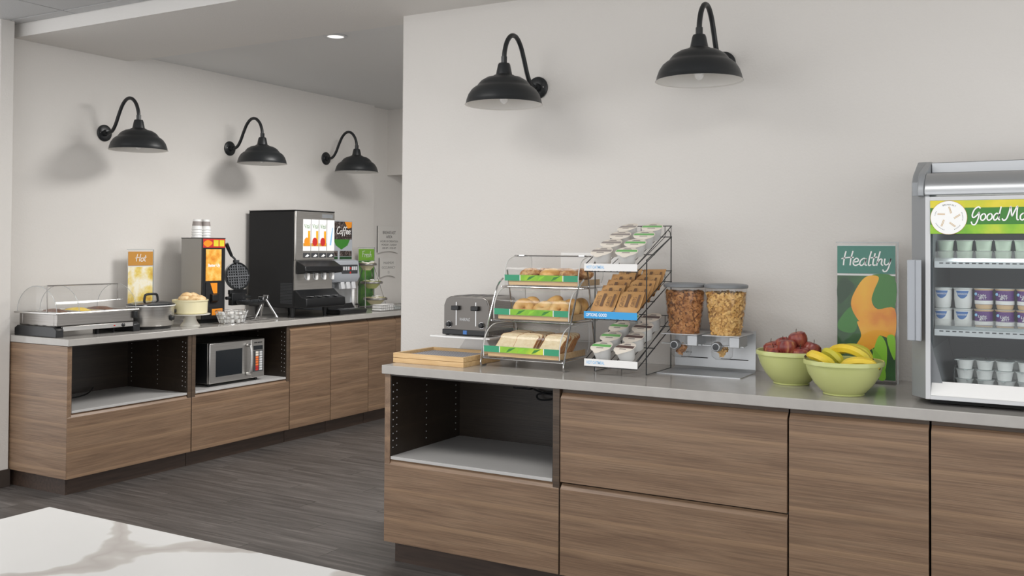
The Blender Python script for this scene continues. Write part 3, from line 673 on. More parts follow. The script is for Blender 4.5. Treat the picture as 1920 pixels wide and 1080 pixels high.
for q, (cx, fm, nm) in enumerate(((.098, 'flake_dark', 'dark brown bran flakes'), (.284, 'flake_gold', 'golden corn flakes'))):
    cn = mk('canister', G().shell([(.064, .178), (.070, .2), (.079, .26), (.087, .33), (.0905, .385)], 36, (cx, .085, 0)), 'canister_clear', cd)
    ld = mk('lid', G().lathe([(.088, .376), (.093, .378), (.094, .388), (.09, .392), (.07, .395), (.0, .395)], 36, (cx, .085, 0)), 'mid_grey', cn)
    mk('cereal_core', G().lathe([(.056, .17), (.060, .2), (.07, .26), (.078, .33), (.08, .352), (.0, .36)], 28, (cx, .085, 0)), 'core_dark' if q == 0 else 'core_gold', cn, kind='stuff')
    mk('cereal', flakes(1900, .061, .083, .176, .352, cx, .085), fm, cn, kind='stuff', label=nm)
    mk('shelf_plate', G().box(cx-.082, cx+.082, .01, .2285, .172, .176), 'alu', cd, .001)
    mk('side_tab', G().box(cx-.09, cx+.09, .04, .06, .128, .131), 'alu', cd)
    mk('chute', G().lathe([(.03, .07), (.044, .082), (.047, .12), (.047, .172)], 24, (cx-.012, .07, 0)), 'canister_clear', cn)
    mk('chute_flakes', flakes(60, .01, .03, .085, .12, cx-.012, .07), fm, cn, kind='stuff')
    mk('paddle_box', G().box(cx+.03, cx+.075, .03, .15, .125, .17), 'silver', cd, .002)
    kb = mk('knob', G().lathe([(.0, .012), (.017, .011), (.02, .006), (.021, 0), (.021, -.02), (.0, -.021)], 24).xf(Matrix.Translation((cx-.018, .01, .128)) @ Matrix.Rotation(PI/2, 4, 'X')), 'silver', cd)
    mk('knob_face', G().lathe([(.014, .0125), (.0, .0135)], 20).xf(Matrix.Translation((cx-.018, .0098, .128)) @ Matrix.Rotation(PI/2, 4, 'X')), 'dark_grey', kb)

# fruit bowls
def bowl(lab, loc, R, H):
    t = thing('serving_bowl', lab, 'bowl', loc, 0, 'pale green fruit bowls')
    out = [(.0, .0), (.5, .0), (.52, .02), (.5, .05), (.56, .1), (.74, .32), (.88, .58), (.95, .82), (.955, .86), (1.0, .875), (1.005, .95), (.985, 1.0), (.95, .985), (.93, .88), (.85, .58), (.7, .34), (.45, .12), (.0, .09)]
    mk('bowl_body', G().lathe([(a*R, b_*H) for a, b_ in out], 56), 'green_bowl', t); return t
bowl('pale green bowl of red apples beside the cereal dispenser', (1.778, .394, Z0), .14, .136)
bowl('pale green bowl of bananas in front of the healthy sign', (2.02, .205, Z0), .146, .13)
ap = [(-.072, -.01, .135, 'red apple with upright stem at the left of the bowl'), (-.055, -.062, .122, 'low red apple against the left front rim of the bowl'), (-.028, -.005, .15, 'red apple behind the large middle one in the bowl'), (-.002, -.06, .15, 'large dark red apple at the front centre of the bowl'),
      (.026, .005, .178, 'topmost streaked apple of the pile with a long stem'), (.052, -.058, .122, 'low red apple at the right front of the bowl'), (.078, .005, .138, 'dark red apple at the right edge of the bowl'), (.0, .068, .125, 'red apple at the back of the bowl')]
a0 = None
for x, y, z, lab in ap:
    if a0 is None:
        a0 = thing('apple', lab, 'apple', (0, 0, 0), 0, 'red apples in the green bowl')
        pr = [(.0, -.026), (.01, -.031), (.02, -.032), (.031, -.022), (.037, -.005), (.0375, .01), (.033, .024), (.022, .031), (.012, .031), (.005, .026), (.0, .022)]
        mk('apple_skin', G().lathe(pr, 26), 'apple', a0); mk('stem', G().tube(curve([(0, 0, .022), (.001, 0, .034), (.005, .001, .045)], 3), .0013, 5), 'stem_brown', a0); o = a0
    else: o = dup(a0, None, None, None, lab)
    o.location = (1.778+x, .394+y, Z0+z); o.rotation_euler = (random.uniform(-.4, .4), random.uniform(-.4, .4), random.uniform(0, 6)) if 'stem' not in lab else (.1, -.25, 0)
def banana(lab, loc, rot, L_=.19, mm='banana', bend=.9):
    t = thing('banana', lab, 'banana', loc, 0, 'bananas in the green bowl', rot); P = []; rs = []
    for i in range(15):
        u = i/14; a = (u-.5)*bend*2; Rr = L_/(2*bend)
        P.append((Rr*math.sin(a), 0, Rr*(math.cos(a)-1))); rs.append(.0185*min(1, .3+3.0*u, .3+3.2*(1-u)) if 0 < i < 14 else .005)
    mk('peel', G().tube(P, .017, 7, rs=rs), mm, t)
    e0 = Vector(P[0]); d0 = (Vector(P[0])-Vector(P[1])).normalized()
    mk('stem', G().tube([e0-d0*.004, e0+d0*.012, e0+d0*.022], .005, 6), 'stem_brown', t); e1 = Vector(P[-1]); mk('tip', G().ball(e1, .0055, nu=8, nv=6), 'stem_brown', t)
banana('long yellow banana lying across the top of the bowl', (2.045, .215, Z0+.168), (.3, .22, -.15), .21)
banana('greenish banana at the back of the banana bowl', (2.045, .27, Z0+.168), (-.4, .05, -.1), .17, 'banana_green')
banana('yellow banana at the left front of the banana bowl', (1.945, .15, Z0+.14), (.8, .3, -.35), .15)
banana('short green-yellow banana in the middle of the banana bowl', (1.975, .225, Z0+.148), (.3, .3, -.6), .13, 'banana_green')
banana('orange-yellow banana low at the right front of the bowl', (2.085, .14, Z0+.132), (.6, -.05, .15), .16)

# acrylic sign holders
def sign(name, lab, loc, rz, w, h, header, word, ww, hh):
    t = thing(name, lab, 'sign', loc, rz)
    mk('holder', G().add([(-.006, -.0058, 0), (w+.006, -.0058, 0), (w+.006, -.0058, h+.008), (-.006, -.0058, h+.008)], [(0, 1, 2, 3)]), 'acrylic_thin', t)
    mk('holder_foot', G().box(-.006, w+.006, -.04, .05, 0, .004), 'acrylic', t, .001)
    mk('holder_edge', G().box(w+.006, w+.012, -.003, .003, .0, h+.008).box(-.006, w+.012, -.003, .003, h+.008, h+.013), 'frost', t)
    mk('card', G().box(0, w, -.0008, .0008, .012, h), 'white', t)
    hd = rect('header', 0, w, h-hh, h-.004, header, t, -.0044)
    script_text('lettering', word, hh*.5, hh*.042, 'white_print', hd, (w*(1-ww)/2, -.0052, h-hh*.72), w*ww)
    return t
hs = sign('counter_sign', 'acrylic sign reading Healthy with orange fruit photo', (1.918, .6, Z0), 0, .228, .565, 'teal_green', 'Healthy', .84, .118)
ph = rect('photo', 0, .228, .014, .438, 'leaf_photo', hs, -.0040)
def pp(nm, pts, m, dy): return patch(nm, [(x*.228, .014+z*.424) for x, z in pts], m, ph, -.0044-dy, 4)
pp('leaf_print', [(.55, .99), (.98, .99), (.99, .7), (.8, .66), (.6, .75)], 'leaf_green', .0001)
pp('leaf_print', [(.02, .55), (.25, .7), (.36, .6), (.3, .45), (.05, .46)], 'leaf_green', .0001)
pp('leaf_print', [(.0, .9), (.12, .98), (.3, .9), (.2, .8), (.03, .72)], 'leaf_dark', .0001)
pp('orange_print', [(.5, .99), (.72, .99), (.64, .86), (.6, .76), (.7, .68), (.99, .69), (.99, .42), (.8, .42), (.55, .48), (.35, .58), (.24, .72), (.32, .86)], 'orange_peel', .0002)
pp('orange_print', [(.36, .56), (.42, .42), (.32, .3), (.52, .27), (.7, .34), (.76, .42)], 'orange_peel', .0003)
pp('leaf_print', [(.72, .42), (.8, .4), (.86, .3), (.84, .12), (.74, .0), (.62, .2), (.64, .3)], 'leaf_bright', .0004)
pp('leaf_print', [(.86, .42), (.99, .42), (.99, .2), (.9, .3)], 'leaf_bright', .0004)
pp('leaf_print', [(.6, .3), (.78, .2), (.84, .02), (.72, .005), (.7, .15)], 'lime', .0005)

# glass-door fridge
fr = thing('display_fridge', 'countertop glass-door fridge stocked with yogurt', 'fridge', (2.32, .10, Z0))
FW = .62
mk('underside', G().box(.01, FW-.01, .04, .58, .004, .02), 'black_matte', fr)
mk('side_wall', G().prism([(-.055, .07), (0, .0), (.012, .0), (.012, .6), (-.055, .6)], .02, .74, 'z'), 'fridge_grey', fr, .002)
mk('side_wall', G().prism([(FW+.055, .07), (FW, .0), (FW-.012, .0), (FW-.012, .6), (FW+.055, .6)], .02, .74, 'z'), 'fridge_grey', fr, .002)
mk('liner', G().box(.012, FW-.012, .585, .6, .02, .74).box(.012, FW-.012, .03, .6, .02, .055).box(.012, .02, .03, .585, .055, .73).box(FW-.02, FW-.012, .03, .585, .055, .73), 'fridge_inner', fr)
mk('lining_wedge', G().prism([(.0, .05), (.0, .22), (.045, .05)], .02, .5, 'y').xf(Matrix.Translation((.0125, 0, .005))), 'mid_grey', fr)
mk('top_cap', G().prism([(.02, .735), (-.004, .738), (-.006, .76), (.01, .79), (.04, .815), (.06, .82), (.06, .81), (.2, .83), (.2, .87), (.6, .88), (.6, .735)], -.004, FW+.004), 'silver', fr, .003)
mk('cap_end', G().prism([(.075, .735), (.075, .79), (.11, .82), (.24, .876), (.6, .885), (.6, .735)], -.056, -.005).prism([(.0, .735), (.0, .76), (.02, .8), (.05, .822), (.24, .876), (.6, .885), (.6, .735)], -.028, -.0045), 'fridge_grey', fr, .004)
dr = mk('door', G().box(0, .016, -.012, -.001, .022, .732).box(FW-.016, FW, -.012, -.001, .022, .732).box(.016, FW-.016, -.012, -.001, .718, .732).box(.016, FW-.016, -.012, -.001, .022, .036), 'light_grey', fr, .001)
mk('door_sill', G().prism([(-.0115, .0365), (.024, .082), (.024, .0365)], .0165, FW-.0165), 'white', dr)
mk('pane', G().add([(.016, .0235, .0825), (FW-.016, .0235, .0825), (FW-.016, .0235, .718), (.016, .0235, .718)], [(0, 1, 2, 3)]), 'glass', dr, label='clear glass door pane')
mk('handle', G().box(-.058, -.03, -.03, .02, .225, .51).box(-.03, -.012, -.034, -.012, .225, .51), 'grey_plastic', dr, .003)
hd = rect('header', .0165, FW-.0165, .602, .7175, 'leaf_green', dr, -.0135, .001)
rect('header_band', .0165, FW-.0165, .692, .7175, 'yellow_grad', hd, -.0142); rect('header_band', .0165, FW-.0165, .602, .634, 'lime_grad', hd, -.0142)
lg = mk('emblem', G().lathe([(.058, 0), (.0, .0003)], 48).xf(Matrix.Translation((.076, -.0148, .658)) @ Matrix.Rotation(PI/2, 4, 'X')), 'white_print', hd, label='round white emblem with a star of strokes')
mk('emblem_ring', G().torus((0, 0, 0), .0585, .0006, 48, 4).xf(Matrix.Translation((.076, -.015, .658)) @ Matrix.Rotation(PI/2, 4, 'X')), 'gold', lg)
for i in range(5):
    a = PI/2-.17 + i*2*PI/5
    for off in (-.0017, .0017):
        M = Matrix.Translation((.076+.027*math.cos(a), -.0152, .658+.027*math.sin(a))) @ Matrix.Rotation(-(a+.45), 4, 'Y')
        mk('star_stroke', G().box(-.012, .012, 0, .0002, off-.0008, off+.0008).xf(M), 'gold', lg)
for i, chh in enumerate('BREAKFAST'):
    a = math.radians(88 - (i-4)*6.2)
    text('ring_letter', chh, .0075, 'black_print', lg, (.076+.043*math.cos(a)-.002*math.sin(a), -.0152, .658+.043*math.sin(a)), None, rot=(PI/2, PI/2-a, 0))
g = G()
for (a0_, n_) in ((5, 7), (308, 6), (228, 9), (160, 4)):
    for i in range(n_):
        a = math.radians(a0_-(i-(n_-1)/2)*5.5); g.add([(.076+(.045+r_)*math.cos(a+t_), -.0152, .658+(.045+r_)*math.sin(a+t_)) for r_, t_ in ((-.0014, -.02), (-.0014, .02), (.0014, .02), (.0014, -.02))], [(0, 1, 2, 3)])
mk('ring_print', g, 'grey_print', lg, kind='stuff')
script_text('lettering', 'Good Mo', .046, .0045, 'white_print', hd, (.146, -.0152, .648), .168)
mk('interior_lamp', G().box(.03, FW-.03, .03, .05, .715, .725), 'lamp_glow', fr)
area('fridge_light', (2.63, .2, Z0+.71), .5, 1.0, sy=.05, col=(.95, 1, 1))
for z in (.505, .265):
    sf = mk('shelf', G().box(.022, FW-.022, .06, .55, z-.006, z), 'frost', fr)
    mk('price_rail', G().prism([(.035, z-.022), (.035, z), (.05, z+.012), (.06, z+.012), (.06, z-.022)], .024, FW-.024), 'silver', sf)
    g = G()
    for i in range(26): g.box(.04+i*.021, .053+i*.021, .0342, .0348, z-.008, z-.004)
    mk('price_marks', g, 'dark_grey', sf, kind='stuff')
    mk('shelf_lip', G().box(.024, FW-.024, .05, .052, z+.012, z+.035), 'acrylic', sf)
mk('rack_wire', G().tube([(.085, .07, .056), (.085, .07, .125), (.085, .13, .13), (.085, .4, .13)], .002, 6), 'dark_grey', fr)
F0 = Vector((2.32, .10, Z0))
# yogurt cups on the middle shelf: 2 high, 6 across
yg = {}
def yog(kind, lab, loc):
    if kind not in yg:
        t = thing('yogurt_cup', lab, 'yogurt', (0, 0, 0), 0, 'yogurt cups on the middle fridge shelf')
        mk('cup', G().lathe([(.0, 0), (.024, 0), (.027, .006), (.029, .03), (.029, .066), (.032, .068), (.032, .071), (.0, .0715)], 24), 'cup_white' if kind == 'w' else 'yog_peach', t)
        mk('foil_lid', G().lathe([(.0335, .0716), (.0335, .0726), (.0, .073)], 24), 'foil', t)
        sl_ = mk('sleeve', G().shell([(.0292, .016 if kind == 'p' else .03), (.0295, .03), (.0296, .065)], 24), 'purple' if kind == 'p' else 'cup_white', t)
        g = G()
        for i in range(9):
            a0_, a1_ = -PI/2-.75+1.5*i/9, -PI/2-.75+1.5*(i+1)/9; hh = [.03*math.sin(PI*k2/9)**.6 for k2 in (i, i+1)]
            zt = .062 if kind == 'w' else .058
            zb = [zt-h_*.9 for h_ in hh]
            g.add([(.0301*math.cos(a0_), .0301*math.sin(a0_), zb[0]), (.0301*math.cos(a1_), .0301*math.sin(a1_), zb[1]), (.0301*math.cos(a1_), .0301*math.sin(a1_), zt), (.0301*math.cos(a0_), .0301*math.sin(a0_), zt)], [(0, 1, 2, 3)])
        mk('badge', g, 'yog_blue' if kind == 'w' else 'purple', sl_)
        if kind == 'w': text('lettering', 'DANNON', .0095, 'white_print', sl_, (-.018, -.0312, .048), .036)
        else:
            text('lettering', 'Light', .013, 'white_print', sl_, (-.014, -.0312, .044), .028, shear=.2); text('lettering', '&FIT', .012, 'white_print', sl_, (-.01, -.0312, .034), .026, shear=.2)
            mk('white_patch', G().shell([(.0298, .017), (.0299, .03)], 24), 'white', sl_); mk('round_tag', G().ball((-.02, -.024, .052), .0055, .002, .0055, 10, 6), 'pale_blue', sl_)
        yg[kind] = t; o = t
    else: o = dup(yg[kind], None, None, None, lab)
    o.location = loc; o.rotation_euler = (0, 0, random.uniform(-.1, .1) - .1); return o
pos = ['leftmost', 'second', 'third', 'fourth', 'fifth', 'sixth', 'seventh']
for i in range(6):
    for lv in range(2):
        kd = 'w' if i < 2 else 'p'
        yog(kd, '%s yogurt cup, %s from the left in the %s layer' % ('white and blue' if kd == 'w' else 'purple', pos[i] if i else 'first', ['lower', 'upper'][lv]), F0 + Vector((.045+i*.0665, .10, .2655+lv*.0735)))
# small cups on the top shelf
sc0 = None
for i in range(8):
    for lv in range(2):
        lab = 'small pale cup, %s from the left in the %s layer of the top fridge shelf' % (['first', 'second', 'third', 'fourth', 'fifth', 'sixth', 'seventh', 'eighth'][i], ['lower', 'upper'][lv])
        if sc0 is None:
            sc0 = thing('dessert_cup', lab, 'cup', (0, 0, 0), 0, 'small cups on the top fridge shelf')
            mk('cup', G().lathe([(.0, 0), (.023, 0), (.027, .034), (.029, .035), (.0, .036)], 20), 'cup_pale', sc0); mk('foil_lid', G().lathe([(.0295, .0355), (.0295, .037), (.0, .0375)], 20), 'cup_white', sc0); o = sc0
        else: o = dup(sc0, None, None, None, lab)
        o.location = F0 + Vector((.052+i*.062+(.02 if i > 4 else 0), .13, .5055+lv*.038))
# cream cheese tubs on the fridge floor: 3 high, two rows
tb0 = None
for row in range(2):
    for i in range(6):
        for lv in range(3):
            lab = 'white foil-lidded tub, %s stack from the left, %s row, %s' % (['first', 'second', 'third', 'fourth', 'fifth', 'sixth'][i], ['front', 'back'][row], ['bottom', 'middle', 'top'][lv])
            if tb0 is None:
                tb0 = thing('spread_tub', lab, 'tub', (0, 0, 0), 0, 'white tubs on the fridge floor')
                mk('tub', G().lathe([(.0, 0), (.0225, 0), (.0275, .029), (.030, .030), (.030, .032), (.0, .0325)], 22), 'cup_white', tb0)
                mk('foil_lid', G().lathe([(.031, .0322), (.0315, .0335), (.0, .034)], 22), 'foil', tb0); mk('lid_tab', G().prism([(-.008, -.03), (.008, -.03), (.004, -.042), (-.004, -.041)], .031, .0325, 'z'), 'foil', tb0); o = tb0
            else: o = dup(tb0, None, None, None, lab)
            o.location = F0 + Vector((.115+i*.0645+(.03 if row else 0)+random.uniform(-.003, .003), .115+row*.065, .0555+lv*.0342)); o.rotation_euler = (0, 0, random.uniform(-1, 1))

# ---------------------------------------------------------------- left worktop
def LT(name, lab, cat, s, d, z=Z0, group=None): return thing(name, lab, cat, LL(s, d, z), QT, group)
# food warmer
fw = LT('food_warmer', 'stainless buffet food warmer with a clear roll-top dome', 'food warmer', .02, .15)
for x0 in (0, .545): mk('end_cap', G().prism([(.0, .0), (.4, .0), (.4, .045), (.37, .062), (.03, .062), (.0, .045)], x0, x0+.05), 'black_plastic', fw, .003)
mk('rail', G().box(.05, .545, .004, .02, .034, .062).box(.05, .545, .38, .396, .034, .062).box(.05, .545, .02, .38, .05, .06), 'steel', fw, .002)
mk('indicator', G().box(.40, .41, .001, .0035, .044, .05), 'red_print', fw); kb = mk('knob', G().lathe([(.012, 0), (.012, .004), (.008, .006), (.0, .012)], 16).xf(Matrix.Translation((.47, .0038, .047)) @ Matrix.Rotation(PI/2, 4, 'X')), 'black_plastic', fw)
mk('leg', G().box(.30, .315, .03, .05, 0, .034).box(.42, .425, .03, .05, 0, .034), 'black_matte', fw)
mk('body', G().box(.02, .56, .02, .05, .0625, .135).box(.02, .56, .35, .38, .0625, .135).box(.02, .045, .05, .35, .0625, .135).box(.535, .56, .05, .35, .0625, .135).box(.02, .56, .02, .38, .0622, .07), 'steel_dark', fw, .002)
mk('rim', G().tube([(.0, .0, .14), (.58, .0, .14), (.58, .4, .14), (.0, .4, .14)], .005, 6, True), 'steel', fw)
for i, fm in enumerate(('sausage', 'egg', 'sausage')):
    x0 = .05+i*.162
    pn = mk('food_pan', G().box(x0, x0+.155, .05, .06, .1, .145).box(x0, x0+.155, .34, .35, .1, .145).box(x0, x0+.01, .06, .34, .1, .145).box(x0+.145, x0+.155, .06, .34, .1, .145).box(x0, x0+.155, .05, .35, .095, .1), 'steel', fw, .001)
    mk('food', G().ball((x0+.0775, .2, .115), .066, .135, .045, 18, 8, lambda p: 1+.05*math.sin(9*p.x+i)*math.sin(8*p.y)), fm, pn, kind='stuff', label=['browned sausage', 'scrambled egg', 'browned potatoes'][i])
n = 14; g = G(); v = []; f = []
for i in range(n+1):
    a = PI*i/n; y, z = .2-.19*math.cos(a), .146+.155*math.sin(a)
    v += [(.01, y, z), (.57, y, z)]
    if i: f.append((2*i-2, 2*i-1, 2*i+1, 2*i))
dm = mk('dome', g.add(v, f), 'acrylic_thin', fw, label='clear acrylic roll-top dome')
for x0 in (.01, .16, .57):
    g = G()
    if x0 != .16: g.add([(x0, .2-.19*math.cos(PI*i/n), .146+.155*math.sin(PI*i/n)) for i in range(n+1)], [tuple(range(n+1))]); mk('dome_end', g, 'acrylic_thin', dm)
    mk('dome_edge', G().tube([(x0, .2-.19*math.cos(PI*i/n), .146+.155*math.sin(PI*i/n)) for i in range(n+1)], .002, 5), 'frost', dm)
mk('dome_frame', G().tube([(.008, .1, .14), (.008, .1, .304), (.5, .1, .304), (.5, .1, .2)], .004, 8), 'steel_dark', fw)
mk('handle', G().box(.55, .575, -.004, .02, .085, .13), 'black_plastic', fw, .003)
# hot sign
ht = sign('counter_sign', 'acrylic sign reading Hot with a bright egg photo', LL(.83, .545, Z0), QT, .205, .51, 'hot_orange', 'Hot', .42, .1)
rect('photo', 0, .205, .014, .4, 'egg_photo', ht, -.004)
# slow cooker
sc = LT('slow_cooker', 'oval stainless slow cooker with black lid', 'slow cooker', .79, .26)
mk('foot_ring', G().lathe([(.137, 0), (.147, .02), (.151, .022)], 40, sy=.78), 'black_plastic', sc)
mk('body', G().lathe([(.15, .02), (.158, .03), (.162, .14), (.164, .146)], 48, sy=.78), 'steel', sc)
mk('crock_rim', G().lathe([(.16, .147), (.17, .149), (.17, .155), (.15, .157)], 48, sy=.78), 'white_gloss', sc)
ld = mk('lid', G().lathe([(.168, .157), (.166, .163), (.135, .172), (.08, .18), (.0, .183)], 48, sy=.78), 'screen', sc)
mk('lid_handle', G().tube(curve([(-.055, 0, .178), (-.05, 0, .212), (-.035, 0, .225), (.035, 0, .225), (.05, 0, .212), (.055, 0, .178)], 4), .008, 8), 'black_plastic', ld)
kb = mk('knob', G().lathe([(.02, 0), (.02, .004), (.014, .006), (.013, .018), (.0, .019)], 20).xf(Matrix.Translation((.07, -.115, .07)) @ Matrix.Rotation(PI/2, 4, 'X') @ Matrix.Rotation(.45, 4, 'Y')), 'black_plastic', sc)
for xx in (-.18, .162): mk('side_handle', G().box(xx, xx+.018, -.04, .04, .095, .12), 'black_plastic', sc, .006)
# cake stand with cream bowl of biscuits
ck_ = LT('cake_stand', 'white pedestal cake stand under the cream dish', 'cake stand', 1.09, .225)
mk('pedestal', G().lathe([(.066, 0), (.064, .006), (.046, .03), (.036, .06), (.04, .071)], 32), 'stand_white', ck_)
mk('plate', G().lathe([(.03, .071), (.11, .073), (.132, .077), (.133, .083), (.125, .081), (.0, .08)], 44), 'stand_white', ck_)
cb = LT('baking_dish', 'round cream-coloured dish filled with biscuits on the cake stand', 'dish', 1.09, .225, Z0+.082)
mk('dish_body', G().lathe([(.0, 0), (.105, 0), (.113, .008), (.116, .085), (.12, .088), (.12, .097), (.112, .097), (.109, .085), (.105, .02), (.0, .016)], 44), 'cream_bowl', cb)
bs = [(-.09, -.03, .1, 'biscuit at the left of the cream dish'), (-.05, -.08, .1, 'biscuit at the left front of the cream dish'), (.03, -.09, .1, 'biscuit at the front middle of the cream dish'), (.09, -.03, .1, 'biscuit at the right of the cream dish'), (-.03, .02, .122, 'topmost biscuit left of centre in the cream dish'), (.045, .0, .118, 'top biscuit right of centre in the cream dish'), (.0, .08, .1, 'biscuit at the back of the cream dish'), (.09, .06, .105, 'biscuit at the right rear of the cream dish')]
for x, y, z, lab in bs:
    rn = random.uniform(0, 6)
    o = mk('biscuit', G().ball((0, 0, 0), .042, .039, .024, 18, 10, lambda p: 1+.08*math.sin(6*p.x+rn)*math.sin(5*p.y+rn)), 'biscuit'); tag(o, lab, 'biscuit', 'biscuits in the cream dish')
    w = LL(1.09+x*.72, .225+y*.72, Z0+.082+z); o.location = w; o.rotation_euler = (random.uniform(-.3, .3), random.uniform(-.3, .3), random.uniform(0, 6))
# batter dispenser with cups
bd = LT('batter_dispenser', 'grey waffle batter dispenser with orange graphics', 'dispenser', 1.235, .27)
mk('cabinet', G().box(0, .212, .012, .215, .03, .6), 'batter_grey', bd, .003)
mk('top_plate', G().box(-.002, .214, -.002, .217, .6, .606), 'dark_grey', bd, .002)
mk('foot', G().box(.02, .19, .03, .2, 0, .03), 'black_matte', bd)
mk('front_panel', G().box(0, .212, 0, .012, .03, .6), 'black_plastic', bd, .003)
h_ = rect('header', .004, .208, .535, .598, 'red_print', bd, -.0012)
patch('oval_print', [(.005, .565), (.045, .59), (.09, .568), (.045, .54)], 'orange_print', h_, -.0016, 5)
for x0 in (.1, .155): rect('badge_print', x0, x0+.045, .545, .59, 'yellow_grad', h_, -.0016)
p_ = rect('photo', .03, .175, .30, .525, 'batter_photo', bd, -.0012); text('lettering', 'Batter Up', .03, 'white_print', p_, (.05, -.002, .4), .11, bold=.001)
nk = mk('niche', G().box(.03, .18, -.004, -.0005, .11, .29), 'black_matte', bd); patch('spout_label', [(.07, .285), (.135, .285), (.135, .21), (.1, .21)], 'orange_print', nk, -.0045)
mk('spout', G().prism([(-.001, .21), (-.03, .2), (-.03, .16), (-.001, .14)], .07, .13), 'black_plastic', bd, .002)
rect('lower_label', .09, .19, .055, .10, 'orange_print', bd, -.0014)
cup0 = None
for q, (s_, dd) in enumerate(((1.30, .40), (1.38, .40))):
    for k_ in range(4):
        lab = '%s foam cup of the %s upturned stack on the batter dispenser' % (['bottom', 'second', 'third', 'top'][k_], ['left', 'right'][q])
        if cup0 is None:
            cup0 = LT('foam_cup', lab, 'cup', 0, 0, 0, 'upturned foam cups'); mk('cup_wall', G().lathe([(.037, 0), (.038, .003), (.036, .006), (.027, .075), (.0, .076)], 24), 'cup_white', cup0)
            mk('cup_print', G().shell([(.0335, .028), (.0295, .06)], 24), 'lid_grey', cup0); o = cup0
        else: o = dup(cup0, None, None, None, lab)
        o.location = LL(s_, dd, Z0+.606+k_*.019)
# creamer basket
cbk = LT('wire_basket', 'chrome wire basket of creamer cups beside the waffle maker', 'basket', 1.40, .15)
g = G()
for z, R_b in ((.004, .085), (.035, .1), (.065, .11), (.09, .115)): g.tube([(R_b*1.15*math.cos(2*PI*i/28), R_b*.8*math.sin(2*PI*i/28), z) for i in range(28)], .002, 5, True)
for i in range(22):
    a = 2*PI*i/22; g.tube([(.085*1.15*math.cos(a), .085*.8*math.sin(a), .004), (.115*1.15*math.cos(a), .115*.8*math.sin(a), .09)], .0014, 5)
mk('wire_frame', g, 'chrome', cbk)
cr0 = None; k_ = 0
for lv in range(3):
    for i in range(9):
        a = 2*PI*i/9+lv*.3; rr = .066+.012*lv
        lab = 'white creamer cup in the chrome wire basket, %s layer' % ['bottom', 'middle', 'top'][lv]
        if cr0 is None:
            cr0 = LT('creamer_cup', lab, 'creamer', 0, 0, 0, 'creamers in the wire basket'); mk('cup', G().lathe([(.0, 0), (.014, 0), (.018, .022), (.02, .023), (.0, .024)], 14), 'cup_white', cr0); o = cr0
        else: o = dup(cr0, None, None, None, lab)
        o['group'] = 'creamers in the %s layer of the basket' % ['bottom', 'middle', 'top'][lv]
        o.location = LL(1.40+rr*1.15*math.cos(a), .15+rr*.78*math.sin(a), Z0+.006+lv*.026); o.rotation_euler = (random.uniform(-.3, .3), random.uniform(-.3, .3), 0)
# waffle maker
wm = LT('waffle_maker', 'open black waffle maker with round grid and chrome stand', 'waffle maker', 1.64, .26)
def disc(M, grid=True):
    g = G().lathe([(.0, -.022), (.09, -.022), (.104, -.008), (.106, .004), (.1, .006), (.094, .0), (.0, .0)], 36); return g.xf(M)
def grid(M):
    g = G()
    for i in range(-4, 5):
        if i == 0: continue
        c_ = math.sqrt(max(.0, .09**2-(i*.02)**2)); g.box(i*.02-.003, i*.02+.003, -c_, c_, 0, .008); g.box(-c_, c_, i*.02-.003, i*.02+.003, 0, .008)
    g.box(-.005, .005, -.094, .094, 0, .012).box(-.094, .094, -.005, .005, 0, .012); return g.xf(M)
Mu = Matrix.Translation((0, .085, .325)) @ Matrix.Rotation(math.radians(82), 4, 'X') @ Matrix.Rotation(math.radians(-12), 4, 'Y')
up = mk('upper_plate', disc(Mu), 'black_metal', wm); mk('waffle_grid', grid(Mu), 'waffle_grey', up)
Ml = Matrix.Translation((.03, -.02, .14)); lo = mk('lower_plate', disc(Ml), 'black_metal', wm); mk('waffle_grid', grid(Ml), 'dark_grey', lo)
mk('hinge_block', G().box(-.06, .08, .075, .115, .11, .2).box(-.07, .1, .085, .11, .19, .225), 'black_plastic', wm, .004)
mk('hinge_rod', G().tube([(-.1, .095, .165), (.14, .095, .165)], .012, 8), 'black_metal', wm)
hn = mk('handle', G().tube([(-.045, .1, .475), (-.095, .105, .565)], .0135, 8, rs=[.011, .0155]), 'black_plastic', wm)
mk('handle_joint', G().tube([(-.005, .095, .43), (-.018, .097, .455), (-.045, .1, .475)], .008, 8).box(-.022, .018, .085, .11, .425, .445), 'dark_grey', wm)
mk('pivot_bracket', G().box(.15, .175, -.03, .02, .13, .17).box(.19, .21, -.035, .01, .14, .18), 'chrome', wm, .003)
mk('stand', G().tube(curve([(.165, -.02, .15), (.06, -.05, .03), (.02, -.055, .008), (-.06, -.05, .008), (-.1, .0, .012), (-.09, .09, .06)], 6), .008, 8).tube([(.19, -.02, .15), (.27, -.06, .01)], .009, 8).tube([(.19, .0, .15), (.26, .1, .01), (.02, .12, .01)], .007, 8).tube([(.02, -.055, .008), (.27, -.06, .008)], .006, 8), 'chrome', wm)
